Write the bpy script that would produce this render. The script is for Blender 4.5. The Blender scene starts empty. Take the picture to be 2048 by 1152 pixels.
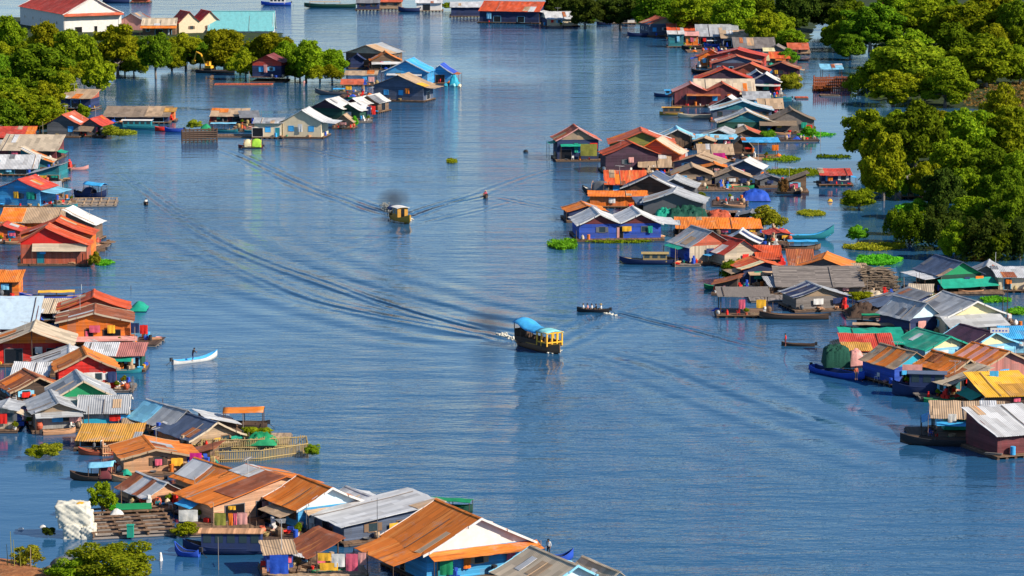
WATER = (.018, .086, .185)
SKY = (.091, .15, 4.2, 300)
SUN = 5.0
EXPOSURE = 0.56
RIPPLE = .62
import bpy, bmesh, math, random
import numpy as np
from mathutils import Vector, Matrix
R = math.radians
rng = random.Random(11)
sc = bpy.context.scene
col = sc.collection
# ---------------------------------------------------------------- camera
F_PX, PITCH, CAM_H = 6600.0, R(8.752), 74.0
CP, SP = math.cos(PITCH), math.sin(PITCH)
YH = 576 - F_PX * math.tan(PITCH)
cam_d = bpy.data.cameras.new('camera'); cam = bpy.data.objects.new('camera', cam_d); col.objects.link(cam)
cam.location = (0, 0, CAM_H); cam.rotation_euler = (math.pi / 2 - PITCH, 0, 0)
cam_d.sensor_width = 36; cam_d.lens = F_PX / 2048 * 36; cam_d.clip_start = 1; cam_d.clip_end = 9000
sc.camera = cam
def at(px, py, z=0.0):
    """ground point seen at a spot of the photograph (2048 x 1152)"""
    a, b = (px - 1024) / F_PX, -(py - 576) / F_PX
    d = Vector((a, CP + b * SP, -SP + b * CP))
    t = (z - CAM_H) / d.z
    return Vector((d.x * t, d.y * t, z))
def S(py): return (py - YH) * CP / CAM_H                    # pixels per metre at that row
def dep(py): return PITCH + math.atan((py - 576) / F_PX)     # depression angle
def VM(px, py): return px / (S(py) * math.cos(dep(py)))      # vertical pixels -> metres
# ---------------------------------------------------------------- colours (linear)
P = dict(zinc=(.40,.41,.42), zincd=(.20,.205,.22), zincl=(.58,.58,.58), white=(.66,.64,.60), peach=(.62,.35,.21), dpink=(.46,.17,.14), iceg=(.42,.53,.62), aquad=(.15,.43,.46), cream=(.66,.55,.37), butter=(.72,.63,.36),
 tan=(.42,.29,.18), beige=(.52,.42,.30), wood=(.19,.115,.07), woodd=(.085,.052,.036), woodl=(.56,.29,.15), woodg=(.21,.18,.16), grey=(.30,.30,.29), greyd=(.12,.125,.135),
 rust=(.60,.155,.016), rustd=(.27,.075,.03), rustr=(.55,.075,.02), ochre=(.5,.25,.04), red=(.72,.022,.014), redr=(.50,.05,.03), maroon=(.17,.035,.04), orange=(.82,.19,.015),
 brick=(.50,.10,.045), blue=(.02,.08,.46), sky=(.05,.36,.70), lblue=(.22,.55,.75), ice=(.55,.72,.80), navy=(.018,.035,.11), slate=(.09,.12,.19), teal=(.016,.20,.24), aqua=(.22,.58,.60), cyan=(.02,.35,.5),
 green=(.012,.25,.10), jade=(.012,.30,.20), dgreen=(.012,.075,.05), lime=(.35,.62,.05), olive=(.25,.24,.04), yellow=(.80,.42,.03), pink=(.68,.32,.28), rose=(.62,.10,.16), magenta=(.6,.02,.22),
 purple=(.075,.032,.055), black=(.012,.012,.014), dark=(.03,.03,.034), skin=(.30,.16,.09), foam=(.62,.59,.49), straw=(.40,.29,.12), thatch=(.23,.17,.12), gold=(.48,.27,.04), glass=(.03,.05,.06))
MATS = {}
def mat(kind, c='grey'):
    key = kind + '.' + c
    if key in MATS: return MATS[key]
    m = bpy.data.materials.new(key.replace('.', '_')); m.use_nodes = True; MATS[key] = m
    nt = m.node_tree; N, L = nt.nodes, nt.links
    b = N['Principled BSDF']; rgb = P.get(c, (.2, .2, .2))
    def nd(t, **k):
        n = N.new(t)
        for a, v in k.items(): setattr(n, a, v)
        return n
    def math_(op, a, bb=None, cl=False):
        n = nd('ShaderNodeMath', operation=op); n.use_clamp = cl
        for i, v in enumerate((a, bb)):
            if v is None: continue
            if isinstance(v, (int, float)): n.inputs[i].default_value = v
            else: L.new(v, n.inputs[i])
        return n.outputs[0]
    def mixc(f, a, bb, bt='MIX'):
        n = nd('ShaderNodeMix', data_type='RGBA', blend_type=bt)
        for i, v in ((0, f), (6, a), (7, bb)):
            if isinstance(v, tuple): n.inputs[i].default_value = (*v, 1)
            elif isinstance(v, (int, float)): n.inputs[i].default_value = v
            else: L.new(v, n.inputs[i])
        return n.outputs[2]
    def noise(vec, scale, detail=3, rough=.6):
        n = nd('ShaderNodeTexNoise'); n.inputs['Scale'].default_value = scale; n.inputs['Detail'].default_value = detail; n.inputs['Roughness'].default_value = rough
        L.new(vec, n.inputs['Vector']); return n.outputs['Fac']
    def ramp(v, lo, hi):
        n = nd('ShaderNodeMapRange'); n.inputs[1].default_value = lo; n.inputs[2].default_value = hi; L.new(v, n.inputs[0]); return n.outputs[0]
    tc = nd('ShaderNodeTexCoord'); oi = nd('ShaderNodeObjectInfo')
    off = nd('ShaderNodeVectorMath', operation='ADD'); L.new(tc.outputs['Object'], off.inputs[0])
    om = math_('MULTIPLY', oi.outputs['Random'], 97.0); cv = nd('ShaderNodeCombineXYZ'); L.new(om, cv.inputs[0]); L.new(om, cv.inputs[1])
    L.new(cv.outputs[0], off.inputs[1]); vec = off.outputs[0]
    sep = nd('ShaderNodeSeparateXYZ'); L.new(vec, sep.inputs[0])
    def scaled(sx, sy, sz):
        n = nd('ShaderNodeMapping'); n.inputs['Scale'].default_value = (sx, sy, sz); L.new(vec, n.inputs['Vector']); return n.outputs[0]
    def bump(h, s, d):
        n = nd('ShaderNodeBump'); n.inputs['Strength'].default_value = s; n.inputs['Distance'].default_value = d
        L.new(h, n.inputs['Height']); L.new(n.outputs[0], b.inputs['Normal'])
    def wn(v):
        n = nd('ShaderNodeTexWhiteNoise', noise_dimensions='2D'); L.new(v, n.inputs['Vector']); return n.outputs['Value']
    def cells(ax, a, by, bb):
        c2 = nd('ShaderNodeCombineXYZ'); L.new(math_('FLOOR', math_('DIVIDE', ax, a)), c2.inputs[0]); L.new(math_('FLOOR', math_('DIVIDE', by, bb)), c2.inputs[1]); return wn(c2.outputs[0])
    b.inputs['Roughness'].default_value = .75
    b.inputs['Specular IOR Level'].default_value = .3
    if kind in ('z', 'r', 'p', 't'):                                        # sheet roofs; sheets run down the slope, rows repeat along y
        sheet = cells(sep.outputs[1], .82, math_('ADD', sep.outputs[0], math_('MULTIPLY', math_('FLOOR', math_('DIVIDE', sep.outputs[1], .82)), 1.37)), 2.4)
        streak = noise(scaled(.25, 2.2, .25), 1.0, 5, .7)
        blot = noise(scaled(.5, .5, .5), 1.0, 4, .65)
        corr = math_('SINE', math_('MULTIPLY', sep.outputs[1], 2 * math.pi / .26))
        lo, hi = {'z': (.62, .95), 'r': (.30, .62), 'p': (.75, 1.2), 't': (.8, 1.3)}[kind]
        f = ramp(math_('ADD', math_('MULTIPLY', streak, .62), math_('ADD', math_('MULTIPLY', blot, .30), math_('MULTIPLY', sheet, .16))), lo, hi)
        base = mixc(math_('MULTIPLY', sheet, .75), tuple(x * 1.18 for x in rgb), tuple(x * .55 for x in rgb))
        if kind == 'r':
            pale = mixc(.55, rgb, (.82, .32, .08))
            st = noise(scaled(.16, 1.5, .16), 1.0, 4, .65)
            base = mixc(math_('MULTIPLY', sheet, .5), tuple(x * 1.2 for x in rgb), tuple(x * .7 for x in rgb))
            base = mixc(ramp(st, .50, .64), base, pale)
            base = mixc(math_('MULTIPLY', ramp(noise(scaled(.12, 2.1, .12), 1.3, 4, .7), .54, .66), .8), base, tuple(x * .40 for x in rgb))
            base = mixc(math_('MULTIPLY', ramp(blot, .56, .72), .5), base, (.34, .30, .28))
        elif kind == 'z':
            base = mixc(math_('MULTIPLY', f, .8), base, (.26, .12, .05))
            base = mixc(math_('MULTIPLY', ramp(blot, .45, .7), .35), base, tuple(min(.8, x * 1.35) for x in rgb))
        else:
            base = mixc(f, base, tuple(x * .45 for x in rgb)); base = mixc(math_('MULTIPLY', ramp(blot, .5, .75), .25), base, (.5, .42, .36))
        L.new(base, b.inputs['Base Color']); b.inputs['Roughness'].default_value = .55 if kind == 'z' else .8
        if kind == 'z': b.inputs['Metallic'].default_value = .15
        bump(math_('ADD', corr, math_('MULTIPLY', sheet, 1.5)), .6, .035)
    elif kind in ('w', 'v'):                                  # planked walls: w horizontal boards, v upright boards
        ax = sep.outputs[2] if kind == 'w' else math_('ADD', sep.outputs[0], sep.outputs[1])
        pl = math_('FLOOR', math_('DIVIDE', ax, .21 if kind == 'w' else .30)); c2 = nd('ShaderNodeCombineXYZ'); L.new(pl, c2.inputs[0]); t = wn(c2.outputs[0])
        fr = math_('FRACT', math_('DIVIDE', ax, .21 if kind == 'w' else .30))
        gr = noise(scaled(1.2, 1.2, 2.6) if kind == 'w' else scaled(2.4, 2.4, .6), 1.0, 5, .7)
        hz_ = math_('ADD', sep.outputs[0], sep.outputs[1]); pc = cells(hz_, 1.15, sep.outputs[2], .95)
        base = mixc(t, tuple(x * 1.12 + .01 for x in rgb), tuple(x * .66 for x in rgb)); gl = sum(rgb) / 3
        base = mixc(math_('MULTIPLY', ramp(pc, .55, .95), .55), base, tuple((x * .5 + gl * .5) * .62 for x in rgb))
        st = noise(scaled(1.6, 1.6, .25), 1.0, 5, .7); base = mixc(math_('MULTIPLY', ramp(st, .50, .72), .6), base, tuple(x * .55 + gl * .22 + .02 for x in rgb))
        base = mixc(math_('MULTIPLY', ramp(gr, .5, .78), .55), base, tuple(x * .45 + .012 for x in rgb))
        seam = math_('LESS_THAN', fr, .09)
        base = mixc(math_('MULTIPLY', seam, .5), base, tuple(x * .4 for x in rgb))
        L.new(base, b.inputs['Base Color']); bump(math_('SUBTRACT', gr, seam), .5, .02)
    elif kind == 's':                                         # plain painted or worn surface
        gr = noise(vec, 1.4, 5, .7)
        st = noise(scaled(1.5, 1.5, .3), 1.0, 5, .7); gl = sum(rgb) / 3
        base = mixc(math_('MULTIPLY', ramp(gr, .42, .75), .5), tuple(x * 1.05 for x in rgb), tuple(x * .6 + .008 for x in rgb))
        base = mixc(math_('MULTIPLY', ramp(st, .52, .70), .5), base, tuple(x * .6 + gl * .2 + .01 for x in rgb))
        L.new(base, b.inputs['Base Color']); bump(gr, .3, .03)
    elif kind == 'k':                                         # deck timber
        pl = cells(sep.outputs[0], .24, sep.outputs[1], 2.6); gr = noise(scaled(2.5, .7, 2), 1.0, 4, .7)
        base = mixc(pl, tuple(x * 1.25 for x in rgb), tuple(x * .55 for x in rgb)); base = mixc(ramp(gr, .5, .8), base, tuple(x * .4 for x in rgb))
        L.new(base, b.inputs['Base Color']); bump(gr, .5, .03)
    elif kind == 'h':                                         # palm thatch and heaps
        gr = noise(scaled(1, 4, 1), 2.2, 5, .8); g2 = noise(vec, .8, 3)
        base = mixc(gr, tuple(x * 1.4 for x in rgb), tuple(x * .45 for x in rgb)); base = mixc(math_('MULTIPLY', g2, .4), base, tuple(x * .6 for x in rgb))
        L.new(base, b.inputs['Base Color']); b.inputs['Roughness'].default_value = .95; bump(gr, .9, .08)
    elif kind == 'c':                                         # cloth, tarpaulin
        gr = noise(vec, 1.1, 4, .6)
        base = mixc(ramp(gr, .35, .75), tuple(x * 1.08 for x in rgb), tuple(x * .7 for x in rgb)); L.new(base, b.inputs['Base Color'])
        b.inputs['Roughness'].default_value = .6; bump(gr, .6, .12)
    elif kind == 'g':                                         # glass and dark openings
        b.inputs['Base Color'].default_value = (*rgb, 1); b.inputs['Roughness'].default_value = .15; b.inputs['Specular IOR Level'].default_value = .5
    elif kind == 'leaf':
        g1 = noise(vec, .55, 3, .6); g2 = noise(vec, 3.0, 2)
        dk, md, lt = LEAF[c]
        base = mixc(ramp(g1, .35, .65), dk, md); base = mixc(math_('MULTIPLY', ramp(g2, .45, .7), .7), base, lt)
        hs = nd('ShaderNodeHueSaturation'); L.new(base, hs.inputs['Color'])
        L.new(math_('ADD', .478, math_('MULTIPLY', oi.outputs['Random'], .044)), hs.inputs['Hue']); L.new(math_('ADD', .95, math_('MULTIPLY', oi.outputs['Random'], .6)), hs.inputs['Value'])
        out = N['Material Output']; N.remove(b)
        d = nd('ShaderNodeBsdfDiffuse'); tr = nd('ShaderNodeBsdfTranslucent'); mx = nd('ShaderNodeMixShader'); mx.inputs[0].default_value = .40
        L.new(hs.outputs[0], d.inputs[0]); L.new(hs.outputs[0], tr.inputs[0]); L.new(d.outputs[0], mx.inputs[1]); L.new(tr.outputs[0], mx.inputs[2]); L.new(mx.outputs[0], out.inputs[0])
    elif kind == 'soil':
        g = noise(vec, .25, 5, .7); g2 = noise(vec, 1.6, 4)
        dk, md, lt = LEAF[c]
        base = mixc(ramp(g, .35, .65), dk, md); base = mixc(ramp(g2, .5, .75), base, lt); L.new(base, b.inputs['Base Color']); b.inputs['Roughness'].default_value = 1; bump(g2, .8, .2)
    return m
LEAF = dict(deep=((.036,.075,.005),(.100,.170,.008),(.23,.30,.012)), mid=((.060,.108,.005),(.175,.250,.010),(.38,.42,.015)), olive=((.09,.118,.005),(.235,.265,.010),(.44,.44,.015)),
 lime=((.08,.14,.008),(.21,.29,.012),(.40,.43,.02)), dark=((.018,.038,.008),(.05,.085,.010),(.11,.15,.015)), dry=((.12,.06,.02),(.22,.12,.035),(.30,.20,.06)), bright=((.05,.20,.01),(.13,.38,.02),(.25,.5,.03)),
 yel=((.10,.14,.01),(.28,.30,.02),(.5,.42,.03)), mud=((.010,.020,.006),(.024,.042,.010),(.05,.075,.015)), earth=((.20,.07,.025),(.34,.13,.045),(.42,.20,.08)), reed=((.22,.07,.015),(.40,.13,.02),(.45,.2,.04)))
# ---------------------------------------------------------------- mesh builder
class MB:
    def __init__(s): s.v, s.f, s.m, s.T = [], [], [], None
    def add(s, vs, fs, mi=0):
        o = len(s.v)
        s.v += [tuple(s.T @ Vector(p)) for p in vs] if s.T else [tuple(p) for p in vs]
        s.f += [tuple(o + i for i in f) for f in fs]; s.m += [mi] * len(fs); return s
    def box(s, x0, x1, y0, y1, z0, z1, mi=0, rot=None, piv=None):
        vs = [(x, y, z) for z in (z0, z1) for y in (y0, y1) for x in (x0, x1)]
        if rot:
            pv = Vector(piv or ((x0 + x1) / 2, (y0 + y1) / 2, (z0 + z1) / 2)); M = Matrix.Rotation(rot[1], 3, rot[0]); vs = [tuple(pv + M @ (Vector(p) - pv)) for p in vs]
        return s.add(vs, [(0, 2, 3, 1), (4, 5, 7, 6), (0, 1, 5, 4), (1, 3, 7, 5), (3, 2, 6, 7), (2, 0, 4, 6)], mi)
    def tube(s, pts, r, n=7, mi=0, cap=True):
        pts = [Vector(p) for p in pts]; rr = r if isinstance(r, (list, tuple)) else [r] * len(pts); vs, fs = [], []
        for i, p in enumerate(pts):
            t = (pts[min(i + 1, len(pts) - 1)] - pts[max(i - 1, 0)]).normalized()
            a = t.cross(Vector((0, 0, 1)) if abs(t.z) < .9 else Vector((1, 0, 0))).normalized(); b = t.cross(a)
            vs += [p + (a * math.cos(2 * math.pi * k / n) + b * math.sin(2 * math.pi * k / n)) * rr[i] for k in range(n)]
        for i in range(len(pts) - 1):
            for k in range(n): fs.append((i * n + k, i * n + (k + 1) % n, (i + 1) * n + (k + 1) % n, (i + 1) * n + k))
        if cap: fs += [tuple(range(n))[::-1], tuple(range((len(pts) - 1) * n, len(pts) * n))]
        return s.add(vs, fs, mi)
    def lathe(s, prof, n=12, c=(0, 0, 0), mi=0):
        vs = [(c[0] + r * math.cos(2 * math.pi * k / n), c[1] + r * math.sin(2 * math.pi * k / n), c[2] + z) for r, z in prof for k in range(n)]
        fs = [(i * n + k, i * n + (k + 1) % n, (i + 1) * n + (k + 1) % n, (i + 1) * n + k) for i in range(len(prof) - 1) for k in range(n)]
        fs += [tuple(range(n))[::-1], tuple(range((len(prof) - 1) * n, len(prof) * n))]
        return s.add(vs, fs, mi)
    def grid(s, rows, mi=0, thick=0, close=False):
        """rows of points -> sheet; thick adds an underside and a rim"""
        nr, nc = len(rows), len(rows[0]); vs = [p for r in rows for p in r]
        fs = [(i * nc + j, i * nc + j + 1, (i + 1) * nc + j + 1, (i + 1) * nc + j) for i in range(nr - 1) for j in range(nc - 1)]
        if thick:
            o = len(vs); vs += [(p[0], p[1], p[2] - thick) for p in vs[:o]]; fs += [tuple(o + k for k in f)[::-1] for f in fs]
            rim = [j for j in range(nc)] + [i * nc + nc - 1 for i in range(1, nr)] + [(nr - 1) * nc + j for j in range(nc - 2, -1, -1)] + [i * nc for i in range(nr - 2, 0, -1)]
            for a, b in zip(rim, rim[1:] + rim[:1]): fs.append((b, a, o + a, o + b))
        return s.add(vs, fs, mi)
    def build(s, name, mats, parent=None, smooth=False):
        me = bpy.data.meshes.new(name); me.from_pydata(s.v, [], s.f)
        for m in (mats if isinstance(mats, (list, tuple)) else [mats]): me.materials.append(m)
        if any(s.m): me.polygons.foreach_set('material_index', s.m)
        bm = bmesh.new(); bm.from_mesh(me); bmesh.ops.recalc_face_normals(bm, faces=bm.faces); bm.to_mesh(me); bm.free()
        if smooth: me.polygons.foreach_set('use_smooth', [True] * len(me.polygons))
        return link(name, me, parent)
def link(name, me, parent=None):
    o = bpy.data.objects.new(name, me); col.objects.link(o)
    if parent: o.parent = parent
    return o
LABELS = {}
def tag(o, label, cat, group=None, kind=None):
    if label: o['label'] = label; LABELS.setdefault(label, []).append(o.name)
    if cat: o['category'] = cat
    if group: o['group'] = group
    if kind: o['kind'] = kind
    return o
def empty(name, loc, rz=0):
    o = bpy.data.objects.new(name, None); col.objects.link(o); o.location = loc; o.rotation_euler = (0, 0, rz); o.empty_display_size = .5; return o
def structure(o): o['kind'] = 'structure'; return o
def copy_tree(o, parent=None):
    c = o.copy(); col.objects.link(c)
    if parent: c.parent = parent
    for ch in list(o.children): copy_tree(ch, c)
    return c
# ---------------------------------------------------------------- houses
HOUSES = []
def surf(t):
    k, c = t.split('.') if '.' in t else ('w', t); return mat(k, c)
def house(label, cx, cy, W, he, hr, D, yaw=0, k='gable', roof='z.zinc', wall='w.wood', gable=None, lower=None, lowh=.45, op='auto', awn=(), deck=.9, porch=0,
          trim=None, over=.55, flare=.35, name='floating_house', cat='house', cl=2, z0=.38, lwall=None, ground=0.0, side=.5, frame=None, sag=.06, tint=None, plat='k.wood', ridge=None):
    r_ = random.Random(hash_(label)); s = S(cy); yw = R(yaw)
    w, d = W / s / math.cos(yw), D
    if k in ('gable', 'twin', 'left', 'right') and cy < 1000 and yaw < 19: hr = max(hr - .72 * (D + .4) * s * math.sin(dep(cy)), he + W * .12)
    he, hr = VM(he, cy), VM(hr, cy)
    f = at(cx, cy, ground); nv = Vector((math.sin(yw), -math.cos(yw), 0)); c = f - nv * (d / 2)
    if k in ('side', 'shedf'): rot = yw + math.pi / 2; w, d = d, w; FN = {'F': (-1, 0), 'L': (0, 1), 'R': (0, -1)}
    else: rot = yw; FN = {'F': (0, -1), 'L': (-1, 0), 'R': (1, 0)}
    frame = frame or r_.choice(['s.white', 's.wood', 's.woodd', 's.lblue', 's.tan', 's.greyd'])
    root = empty(name, c, rot); tag(root, label, cat, 'houses of the floating village')
    hw, hd = w / 2, d / 2
    if k in ('gable', 'side'): prof = [(-hw, he), (0, hr), (hw, he)]
    elif k == 'twin': prof = [(-hw, he), (-hw * .5, hr), (0, he + .12), (hw * .5, hr), (hw, he)]
    elif k == 'longl': prof = [(-hw, he), (hw * .35, hr), (hw, he + .45 * (hr - he))]
    elif k == 'left': prof = [(-hw, he), (-hw * .25, hr), (hw, he * .9)]
    elif k == 'right': prof = [(-hw, he * .9), (hw * .25, hr), (hw, he)]
    elif k == 'shed': prof = [(-hw, he), (hw, hr)]
    elif k == 'shedr': prof = [(-hw, hr), (hw, he)]
    elif k == 'shedf': prof = [(-hw, he), (hw, hr)]
    def zat(x):
        for (x0, a), (x1, b) in zip(prof, prof[1:]):
            if x <= x1 + 1e-6: return a + (b - a) * (x - x0) / (x1 - x0)
        return prof[-1][1]
    # walls: box up to the eaves plus the gable ends following the roof line
    m = MB(); wf, wb = -hd, hd
    lowz = z0 + (he - z0) * lowh
    zt = min(p[1] for p in prof) - .03
    def shell(mb, za, zb, grow=0.0):
        x0, x1, y0, y1 = -hw - grow, hw + grow, wf - grow, wb + grow; t = .1
        mb.box(x0, x1, y0, y0 + t, za, zb); mb.box(x0, x1, y1 - t, y1, za, zb); mb.box(x0, x0 + t, y0 + t, y1 - t, za, zb); mb.box(x1 - t, x1, y0 + t, y1 - t, za, zb)
    if wall != 'none':
        split = gable is not None
        shell(m, z0, zt)
        for y0, y1 in ((wf, wf + .1), (wb - .1, wb)):
            g = MB() if split else m
            pts = [(-hw, zt)] + [(x, z - .03) for x, z in prof] + [(hw, zt)]
            pts = [p for i, p in enumerate(pts) if i == 0 or (abs(p[0] - pts[i - 1][0]) + abs(p[1] - pts[i - 1][1])) > 1e-4]
            n = len(pts)
            if n >= 3: g.add([(x, y, z) for y in (y0, y1) for x, z in pts], [tuple(range(n))[::-1], tuple(range(n, 2 * n))] + [(i, (i + 1) % n, n + (i + 1) % n, n + i) for i in range(n)])
            if split and g.v: g.build('gable', surf(gable), root)
        g = m
        if k in ('shed', 'shedf', 'shedr') and abs(hr - he) > .1:
            x1 = hw if k != 'shedr' else -hw; s1 = 1 if x1 > 0 else -1
            g.box(min(x1, x1 - s1 * .1), max(x1, x1 - s1 * .1), wf + .1, wb - .1, zt, max(he, hr) - .05)
        m.build('wall', surf(wall), root)
        if lower: mb = MB(); shell(mb, z0 + .02, lowz, .03); mb.build('lower_wall', surf(lower), root)
        if lwall: mb = MB(); n_ = FN['L']; mb.box(*( (-hw - .04, -hw - .004, wf, wb) if n_ == (-1, 0) else (-hw, hw, wb + .004, wb + .04)), z0, zt); mb.build('side_cladding', surf(lwall), root)
    # platform, floats
    if z0 > .2:
        pm = MB(); fm = deck
        ex = {(-1, 0): [fm, side, side, side], (0, -1): [side, side, fm, side]}[FN['F']]     # x-, x+, y-, y+
        X0, X1, Y0, Y1 = -hw - ex[0], hw + ex[1], -hd - ex[2], hd + ex[3]
        pm.box(X0, X1, Y0, Y1, z0 - .12, z0 - .004); pf = pm.build('platform', surf(plat), root)
        lm = MB(); n = max(2, int((Y1 - Y0) / 1.1))
        for i in range(n + 1):
            y = Y0 + .15 + (Y1 - Y0 - .3) * i / n; lm.tube([(X0 + .05, y, .06), (X1 - .05, y, .06)], .19, 6)
        lm.build('float_log', mat('s', 'woodd'), root)
        root['deck'] = [X0, X1, Y0, Y1, z0]
    # roof sheet
    def sheet(y0, y1, th=.05):
        pr = [prof[0]] + prof[1:-1] + [prof[-1]]; xs = []
        (xa, za), (xb, zb) = prof[0], prof[1]; sl = (zb - za) / (xb - xa); xs.append((xa - over, za - over * sl * (1 - flare)))
        for (xa, za), (xb, zb) in zip(prof, prof[1:]):
            nseg = 4
            for i in range(nseg): u = i / nseg; xs.append((xa + (xb - xa) * u, za + (zb - za) * u - flare * .22 * abs(zb - za) * math.sin(math.pi * u) * .55))
        xs.append(prof[-1]); (xa, za), (xb, zb) = prof[-2], prof[-1]; sl = (zb - za) / (xb - xa); xs.append((xb + over, zb + over * sl * (1 - flare)))
        ny = max(3, int((y1 - y0) / .9)); rows = []
        ph = r_.uniform(0, 6)
        for j in range(ny + 1):
            y = y0 + (y1 - y0) * j / ny; u = (y - y0) / (y1 - y0)
            e0, e1 = r_.uniform(-.14, .14), r_.uniform(-.14, .14)
            rows.append([(x + (e0 if i == 0 else e1 if i == len(xs) - 1 else 0), y + (.05 * math.sin(i * 2.3 + ph) if j in (0, ny) else 0), z + .05 - sag * 4 * u * (1 - u) * .7 + r_.uniform(-sag, sag) * .45) for i, (x, z) in enumerate(xs)])
        return rows, xs
    if roof:
        rt = roof if isinstance(roof, str) else roof[0]
        rows, xs = sheet(-hd - (.5 + porch if k not in ('side', 'shedf') else .4), hd + .4)
        rm = MB(); rm.grid(rows, 0, .05); ro = rm.build('roof', surf(rt), root)
        if not isinstance(roof, str):                          # newer or older sheets laid on one stretch of the slope
            for (tt, u0, u1, s0, s1) in roof[1:]:
                nr = len(rows) - 1; nc = len(rows[0]) - 1; a, b = int(round(u0 * nr)), max(int(round(u1 * nr)), int(round(u0 * nr)) + 1); c0, c1 = int(round(s0 * nc)), int(round(s1 * nc))
                pm = MB(); pm.grid([[(p[0], p[1], p[2] + .05) for p in rw[c0:c1 + 1]] for rw in rows[a:b + 1]], 0, .03); pm.build('roof_patch', surf(tt), ro)
        elif w * d > 22 and rt[0] in 'zrp':
            nr = len(rows) - 1; nc = len(rows[0]) - 1
            for _ in range(r_.choice((1, 2, 2, 3))):
                a_ = r_.randrange(nr); b_ = min(nr, a_ + r_.choice((1, 1, 2))); h2 = nc // 2; c0 = r_.choice((0, 1, 2)) if r_.random() < .6 else h2 + r_.choice((0, 1)); c1 = min(c0 + r_.choice((2, 3)), h2 if c0 < h2 and k in ('gable', 'side') else nc)
                if c1 - c0 < 1 or k in ('twin', 'left', 'right'): continue
                pm = MB(); pm.grid([[(p[0], p[1], p[2] + .045) for p in rw[c0:c1 + 1]] for rw in rows[a_:b_ + 1]], 0, .02); pm.build('roof_patch', surf(r_.choice({'z': ['r.rustd', 'z.zincl', 'z.zincd', 'r.tan'], 'r': ['r.rustd', 'z.tan', 'r.orange', 'z.zinc'], 'p': ['z.zincl', 'r.rust', 'p.tan']}[rt[0]])), ro)
        if roof and w * d > 16 and r_.random() < .7 and k not in ('twin',):
            bm_ = MB(); nr = len(rows) - 1; rw = rows[r_.randrange(1, max(2, nr))]; h2 = (len(rw) // 2) if k in ('gable', 'side') else len(rw) - 1
            bm_.tube([(p[0], p[1], p[2] + .09) for p in rw[:h2]], .05, 5); bm_.build('roof_batten', mat('s', r_.choice(['woodd', 'tan', 'woodg'])), ro)
        if trim:
            for rw in (rows[0], rows[-1]):
                tm = MB()
                sg = -1 if rw is rows[0] else 1
                for p, q in zip(rw, rw[1:]):
                    y = p[1]; tm.add([(p[0], y, p[2] - .17), (q[0], y, q[2] - .17), (q[0], y, q[2] + .06), (p[0], y, p[2] + .06)] + [(p[0], y + sg * .07, p[2] - .17), (q[0], y + sg * .07, q[2] - .17), (q[0], y + sg * .07, q[2] + .06), (p[0], y + sg * .07, p[2] + .06)],
                           [(0, 1, 2, 3), (4, 7, 6, 5), (0, 4, 5, 1), (3, 2, 6, 7), (0, 3, 7, 4), (1, 5, 6, 2)])
                tm.build('bargeboard', surf(trim), ro)
        if k in ('gable', 'side', 'twin', 'left', 'right', 'longl'):
            ci = [i for i in range(1, len(xs) - 1) if xs[i][1] > xs[i - 1][1] and xs[i][1] > xs[i + 1][1]]
            for i in ci:
                rc = MB(); line = [[(rw[i][0] + dx, rw[i][1], rw[i][2] + .07 - abs(dx) * .45) for dx in (-.2, 0, .2)] for rw in rows]; rc.grid(line, 0, .03)
                rc.build('ridge_cap', surf(ridge) if ridge else surf(rt), ro)
    # porch posts
    if porch:
        for x in (-hw + .08, 0, hw - .08): pm = MB(); pm.box(x - .06, x + .06, -hd - porch + .05, -hd - porch + .17, z0, zat(x) - .05); pm.build('porch_post', mat('s', 'woodd'), root)
    if wall == 'none':
        for x in (-hw + .1, hw - .1):
            for y in (-hd + .1, hd - .1): pm = MB(); pm.box(x - .06, x + .06, y - .06, y + .06, 0.1, zat(x) - .03); pm.build('post', mat('s', 'woodd'), root)
    # openings
    wx = {'F': W / s / math.cos(yw), 'L': D, 'R': D}
    def frame_of(sd):
        n = Vector((*FN[sd], 0)); u = Vector((-n.y, n.x, 0)); h = hw if abs(n.x) > .5 else hd; return n, u, n * h
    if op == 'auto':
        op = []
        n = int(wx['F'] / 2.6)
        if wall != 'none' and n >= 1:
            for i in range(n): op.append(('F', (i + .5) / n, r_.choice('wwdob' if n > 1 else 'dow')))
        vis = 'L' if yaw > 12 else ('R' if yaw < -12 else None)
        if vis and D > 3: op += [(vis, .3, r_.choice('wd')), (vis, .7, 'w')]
    for o_ in op or ():
        sd, u, t = o_[:3]; n, ux, ctr = frame_of(sd); width = wx[sd]; cxm = ctr + ux * ((u - .5) * width)
        H_ = he - z0
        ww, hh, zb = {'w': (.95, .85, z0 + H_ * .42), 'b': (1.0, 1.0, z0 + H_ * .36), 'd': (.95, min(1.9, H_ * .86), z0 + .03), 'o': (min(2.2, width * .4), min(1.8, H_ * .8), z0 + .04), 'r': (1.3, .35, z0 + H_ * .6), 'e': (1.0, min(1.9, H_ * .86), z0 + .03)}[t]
        if len(o_) > 3: ww, hh = o_[3] * width, o_[4] * H_; zb = z0 + o_[5] * H_ if len(o_) > 5 else zb
        hh = min(hh, he - zb - .08); ww = min(ww, width * .9)
        grow = .04 if lower and zb < lowz else 0
        M = Matrix.Translation(cxm + n * grow) @ Matrix(((ux.x, -n.x, 0, 0), (ux.y, -n.y, 0, 0), (0, 0, 1, 0), (0, 0, 0, 1)))
        fm = MB(); fm.T = M; e = .09
        fm.box(-ww / 2 - e, -ww / 2, -.05, .02, zb - e, zb + hh + e); fm.box(ww / 2, ww / 2 + e, -.05, .02, zb - e, zb + hh + e)
        fm.box(-ww / 2, ww / 2, -.05, .02, zb + hh, zb + hh + e); fm.box(-ww / 2, ww / 2, -.05, .02, zb - e, zb)
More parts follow.
